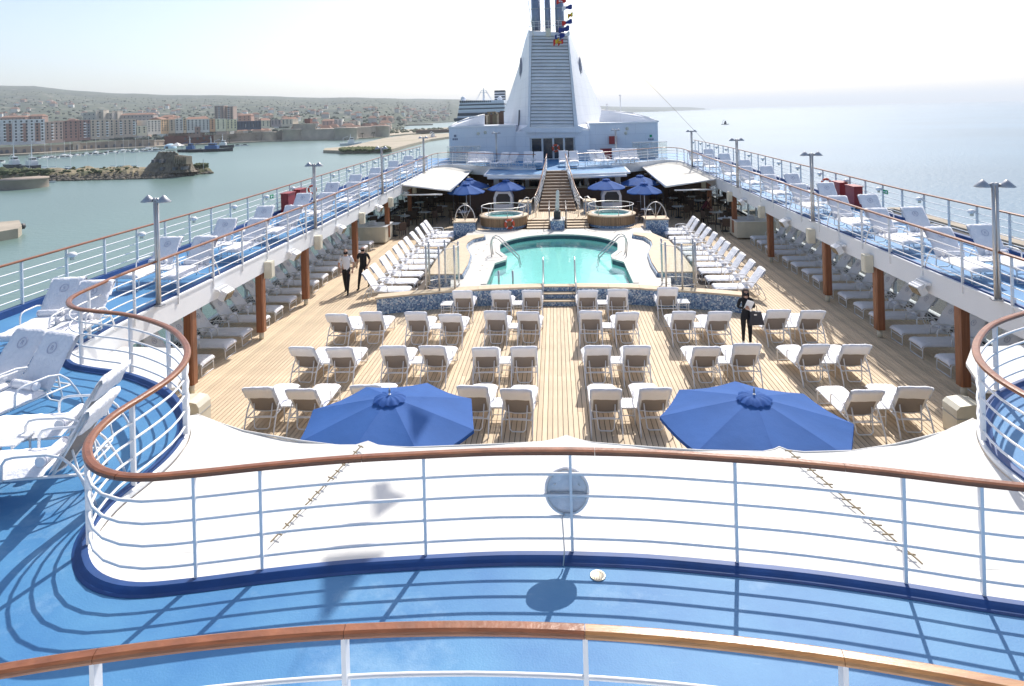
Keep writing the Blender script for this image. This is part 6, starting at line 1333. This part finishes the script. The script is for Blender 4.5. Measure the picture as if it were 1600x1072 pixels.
# the other cruise ship beyond
D = 430; A = lambda x, y: far(x, D, y)
t = thing('cruise_ship', 'another cruise ship moored beyond, seen bow on with tiered white bridge front', 'cruise ship'); 
def slab(name, x0, x1, y0, y1, dd, mm, dep=60, par=None):
    a, b = far(x0, D + dd, (y0 + y1) / 2), far(x1, D + dd, (y0 + y1) / 2); z1, z0 = far((x0 + x1) / 2, D + dd, y0).z, far((x0 + x1) / 2, D + dd, y1).z; m = MB(); m.box(a.x, b.x, a.y, a.y + dep, z0, z1); return m.build(name, mm, par or t)
slab('upper_hull', 712, 792, 188.1, 262, 2, 'ship_white'); slab('bridge_wing', 709, 795, 183.8, 188, -1.5, 'ship_dark'); slab('lower_front', 714.5, 792, 180.6, 183.7, 1, 'ship_white'); slab('bridge_windows', 715, 792, 176, 180.5, 1.2, 'ship_dark')
slab('front_tier', 716, 791, 170.6, 175.9, 3, 'ship_white'); slab('window_band', 716.5, 790, 168.8, 170.5, 3.2, 'ship_dark'); slab('front_tier', 717, 789, 164.6, 168.7, 4, 'ship_white'); slab('window_band', 717.5, 788.5, 162.6, 164.5, 4.2, 'ship_dark'); slab('front_tier', 718, 788, 160, 162.5, 5, 'ship_white')
for i in range(22): x = 718 + i * 3.15; slab('window', x, x + 1.9, 157.3, 160.4, 4.6, 'ship_dark', 2)
slab('front_tier', 718.2, 787.5, 157, 159.9, 6, 'ship_white')
for x in (724, 781): c = far(x, D + 12, 155); m = MB(); m.lathe([(0, 2.0), (1.2, 1.6), (1.9, .4), (1.5, -1.0), (1.2, -2)], n=14); m.build('radar_dome', 'ship_white', t, (c.x, c.y, c.z))
c = far(756, D + 10, 156); m = MB(); m.tube([(0, 0, -1), (0, 0, 8)], [1.0, .3], 5); m.tube([(-5, 0, 0), (-1.5, 0, 6.5), (1.5, 0, 6.5), (5, 0, 0)], .3, 4); m.tube([(-2.5, 0, 5), (2.5, 0, 5)], .25, 4); m.build('radar_mast', 'ship_white', t, (c.x, c.y, c.z))
c = far(781.5, D + 60, 150); m = MB(); m.box(-4, 4, -4, 4, -4, 4.2); fnl = m.build('funnel', 'ship_dark', t, (c.x, c.y, c.z))
for q in range(3): m = MB(); m.box(-4.05, 4.05, -4.1, -4.01, -2.2 + q * 2, -1.5 + q * 2); m.build('funnel_stripe', 'ship_white', fnl)

# ================================================================== PEOPLE
def figure(label, loc, rz, H, J, mats_, hair=None, extra=None):
    """J: joints dict name->(x,y,z) in units of body height, radius; facing -Y. E edges with material index"""
    t = thing('person', label, 'person', loc, rz); names = list(J); me = bpy.data.meshes.new('body'); E = [e for e in mats_['edges'] if e[0] in J and e[1] in J]
    me.from_pydata([tuple(Vector(J[n][0]) * H) for n in names], [(names.index(a), names.index(b)) for a, b, c in E], [])
    o = bpy.data.objects.new('body', me); COL.objects.link(o); md = o.modifiers.new('s', 'SKIN'); md.use_smooth_shade = True; sd = o.modifiers.new('u', 'SUBSURF'); sd.levels = 1; sd.render_levels = 1
    for i, n in enumerate(names): r = J[n][1]; r = r if isinstance(r, tuple) else (r, r); me.skin_vertices[0].data[i].radius = (r[0] * H, r[1] * H); me.skin_vertices[0].data[i].use_root = (n == 'pelvis')
    dg = bpy.context.evaluated_depsgraph_get(); nm = bpy.data.meshes.new_from_object(o.evaluated_get(dg)); bpy.data.objects.remove(o)
    ms = mats_['mats']; nm.materials.clear()
    for x in ms: nm.materials.append(MT[x])
    segs = [(Vector(J[a][0]) * H, Vector(J[b][0]) * H, c) for a, b, c in E]
    for f in nm.polygons:
        best = None
        for a, b, c in segs:
            d = b - a; tt = max(0, min(1, (f.center - a).dot(d) / max(d.length_squared, 1e-9))); q = (f.center - (a + d * tt)).length
            if best is None or q < best[0]: best = (q, c)
        f.material_index = best[1]; f.use_smooth = True
    link('body', nm, t)
    return t
def standing(label, loc, rz, H, top, trouser, shoe, armL, armR, stride=.0, hair=None, sleeve='short', lean=0., fem=0., mask=True, bulk=1.):
    skin = 0; ms = ['skin', top, trouser, shoe]; sw = .112 - .012 * fem
    J = {'pelvis': ((0, 0, .53), (.075, .06)), 'waist': ((0, -lean * .1, .60), (.072 - .008 * fem, .055)), 'chest': ((0, -lean * .3, .71), (.088 - .01 * fem, .062)), 'neckb': ((0, -lean * .45, .80), (.05, .042)), 'neck': ((0, -lean * .5, .845), (.030, .032)), 'chin': ((0, -.012 - lean * .55, .875), (.038, .045)), 'head': ((0, -.004 - lean * .6, .925), (.046, .056)), 'crown': ((0, .002 - lean * .6, .968), (.036, .042))}
    for s, k, a in ((-1, 'R', armR), (1, 'L', armL)):
        J['sh' + k] = ((s * sw, -lean * .42, .795), .037); J['el' + k] = ((a[0][0] * s, a[0][1] - lean * .3, a[0][2]), .025); J['slv' + k] = (tuple(Vector(J['sh' + k][0]).lerp(Vector(J['el' + k][0]), .72)), .031)
        J['wr' + k] = ((a[1][0] * s, a[1][1] - lean * .3, a[1][2]), .0165); w_ = Vector(J['wr' + k][0]); d = (w_ - Vector(J['el' + k][0])).normalized(); J['pm' + k] = (tuple(w_ + d * .035), (.022, .012)); sx_ = Vector((1, 0, 0)) if abs(d.x) < .7 else Vector((0, 0, 1)); sx_ = (sx_ - d * d.dot(sx_)).normalized(); bend = Vector((0, -.4, 0))
        for q in range(4):
            b0 = w_ + d * .045 + sx_ * (.012 * (q - 1.5)); ln = (.034, .040, .038, .030)[q]; J['fa%d%s' % (q, k)] = (tuple(b0 + d * ln * .5), .0055); J['fb%d%s' % (q, k)] = (tuple(b0 + (d + bend).normalized() * ln), .0045)
        J['th' + k] = (tuple(w_ + d * .03 - sx_ * .026 * s), .006)
        st = stride * s; J['hip' + k] = ((s * .05, 0, .50), .062); J['kn' + k] = ((s * .052, -st * .5 - .015, .285), .040); J['an' + k] = ((s * .052, -st, .06), .026); J['he' + k] = ((s * .052, -st + .015, .025), .024); J['toe' + k] = ((s * .058, -st - .085, .017), (.022, .015))
    E = [('pelvis', 'waist', 1), ('waist', 'chest', 1), ('chest', 'neckb', 1), ('neckb', 'neck', 0), ('neck', 'chin', 0), ('chin', 'head', 0), ('head', 'crown', 0)]
    for k in 'RL':
        E += [('neckb', 'sh' + k, 1), ('sh' + k, 'slv' + k, 1), ('slv' + k, 'el' + k, 0 if sleeve == 'short' else 1), ('el' + k, 'wr' + k, 0 if sleeve == 'short' else 1), ('wr' + k, 'pm' + k, 0), ('pm' + k, 'th' + k, 0), ('pelvis', 'hip' + k, 2), ('hip' + k, 'kn' + k, 2), ('kn' + k, 'an' + k, 2), ('an' + k, 'he' + k, 3), ('he' + k, 'toe' + k, 3)]
        for q in range(4): E += [('pm' + k, 'fa%d%s' % (q, k), 0), ('fa%d%s' % (q, k), 'fb%d%s' % (q, k), 0)]
    for n_ in ('pelvis', 'waist', 'chest'): J[n_] = (J[n_][0], (J[n_][1][0] * bulk, J[n_][1][1] * bulk))
    t = figure(label, loc, rz, H, J, {'edges': E, 'mats': ms}); hc = Vector(J['head'][0]) * H
    if mask: m = MB(); m.lathe([(.052 * H * cos(a), .042 * H * sin(a)) for a in [-.9 + i * .25 for i in range(8)]], (0, 0, 0), 12, a0=pi * 1.08, a1=pi * 1.92); m.build('face_mask', 'black_cloth', t, (hc.x, hc.y - .004 * H, hc.z - .030 * H))
    for s in (-1, 1):
        m = MB(); m.lathe([(0, -.006), (.006, 0), (0, .006)], n=8); m.build('eye', 'dark_metal', t, (s * .018 * H, hc.y - .050 * H, hc.z + .004 * H)); m = MB(); m.lathe([(0, -.018), (.008, -.01), (.009, .008), (0, .018)], n=8); m.build('ear', 'skin', t, (s * .050 * H, hc.y + .004 * H, hc.z - .002 * H))
    m = MB(); m.add([(0, -.066, -.012), (-.010, -.050, -.014), (.010, -.050, -.014), (0, -.052, .012)], [(0, 1, 3), (0, 3, 2), (0, 2, 1)]); m.v = [tuple(Vector(v) * H + hc) for v in m.v]; m.build('nose', 'skin', t)
    if hair == 'long':
        m = MB(); prof = [(.012, .062), (.040, .05), (.055, .02), (.060, -.02), (.064, -.07), (.068, -.12), (.060, -.15)]
        m.lathe([(r * H, z * H) for r, z in prof], (hc.x, hc.y + .010 * H, hc.z), 18, a0=-.75, a1=pi + .75); m.lathe([(0, .066 * H), (.03 * H, .060 * H), (.054 * H, .032 * H)], (hc.x, hc.y + .004 * H, hc.z), 18); m.build('hair', 'hair_dark', t)
    elif hair == 'short': m = MB(); m.lathe([(.0, .062 * H), (.035 * H, .053 * H), (.052 * H, .025 * H), (.053 * H, -.01 * H)], (hc.x, hc.y + .010 * H, hc.z), 16, a0=-.3, a1=pi + .3); m.build('hair', 'hair_dark', t)
    return t
p1 = standing('bald man in white short sleeved officer shirt and black trousers walking with a black mask', (-8.46, 25.0, 0), .12, 1.80, 'shirt_white', 'black_cloth', 'black_cloth', ((.165, .01, .64), (.15, -.05, .52)), ((.165, .01, .64), (.11, -.08, .53)), .15, bulk=1.22)
for s in (-1, 1): m = MB(); m.box(s * .13 - .045, s * .13 + .045, -.05, .03, 1.485, 1.50); m.build('epaulette', 'black_cloth', p1)
standing('bald man in black short sleeved shirt and black trousers walking beside the officer', (-7.98, 25.7, 0), -.15, 1.75, 'black_cloth', 'black_cloth', 'black_cloth', ((.16, .03, .645), (.13, -.06, .54)), ((.16, .03, .64), (.17, .02, .53)), -.17, bulk=1.18)
p3 = standing('long haired woman in black holding white papers with a black mask', (5.46, 19.25, 0), -.05, 1.68, 'black_cloth', 'black_cloth', 'sole_white', ((.14, .0, .655), (.02, -.10, .69)), ((.14, .0, .655), (.03, -.11, .67)), .03, 'long', 'long', fem=1)
m = MB(); m.box(-.10, .10, -.012, .012, -.15, .15); o = m.build('paper_folder', 'book_white', None, (5.49, 19.05, 1.22)); o.rotation_euler = (.25, .35, -.05); tag(o, 'white papers held against the chest of the woman in black', 'papers')
t = thing('tote_bag', 'large dark navy tote bag hanging from the forearm of the woman in black', 'bag', (5.68, 19.12, .62)); m = MB(); m.prism([(-.20, 0), (.24, .02), (.16, .40), (-.14, .40)], -.06, .06); m.v = [(x, z, y) for x, y, z in m.v]; m.build('bag_body', 'bag_navy', t, fix=True)
m = MB(); m.tube([(-.09, 0, .39), (-.08, 0, .56), (-.02, 0, .62), (.04, 0, .56), (.06, 0, .39)], .009, 6); m.build('handle', 'bag_navy', t); m = MB(); m.box(-.05, .03, -.066, -.061, .30, .34); m.build('badge', 'steel', t)
standing('waiter in burgundy waistcoat and white sleeves bending over a table at the right restaurant', ((1093 - 871.5) * .0392, 39.2, 0), 1.0, 1.72, 'burgundy', 'black_cloth', 'black_cloth', ((.17, -.06, .62), (.12, -.19, .55)), ((.17, -.06, .62), (.10, -.2, .56)), .02, 'short', 'long', lean=.45, mask=False)

# ================================================================== HAZE
m = MB(); m.box(-41000, 41000, -41000, 41000, ZS - 1.2, 460); hz = m.build('haze', []) if 0 else None
me = bpy.data.meshes.new('haze'); me.from_pydata(m.v, [], m.f); hz = link('haze', me); tag(hz, kind='stuff')
hm_ = bpy.data.materials.new('haze_air'); hm_.use_nodes = True; N = hm_.node_tree.nodes; N.remove(N['Principled BSDF']); pv = N.new('ShaderNodeVolumePrincipled'); hm_.node_tree.links.new(pv.outputs[0], N['Material Output'].inputs['Volume'])
pv.inputs['Color'].default_value = (.86, .93, 1, 1); pv.inputs['Density'].default_value = 9.5e-5; pv.inputs['Anisotropy'].default_value = .2; me.materials.append(hm_)
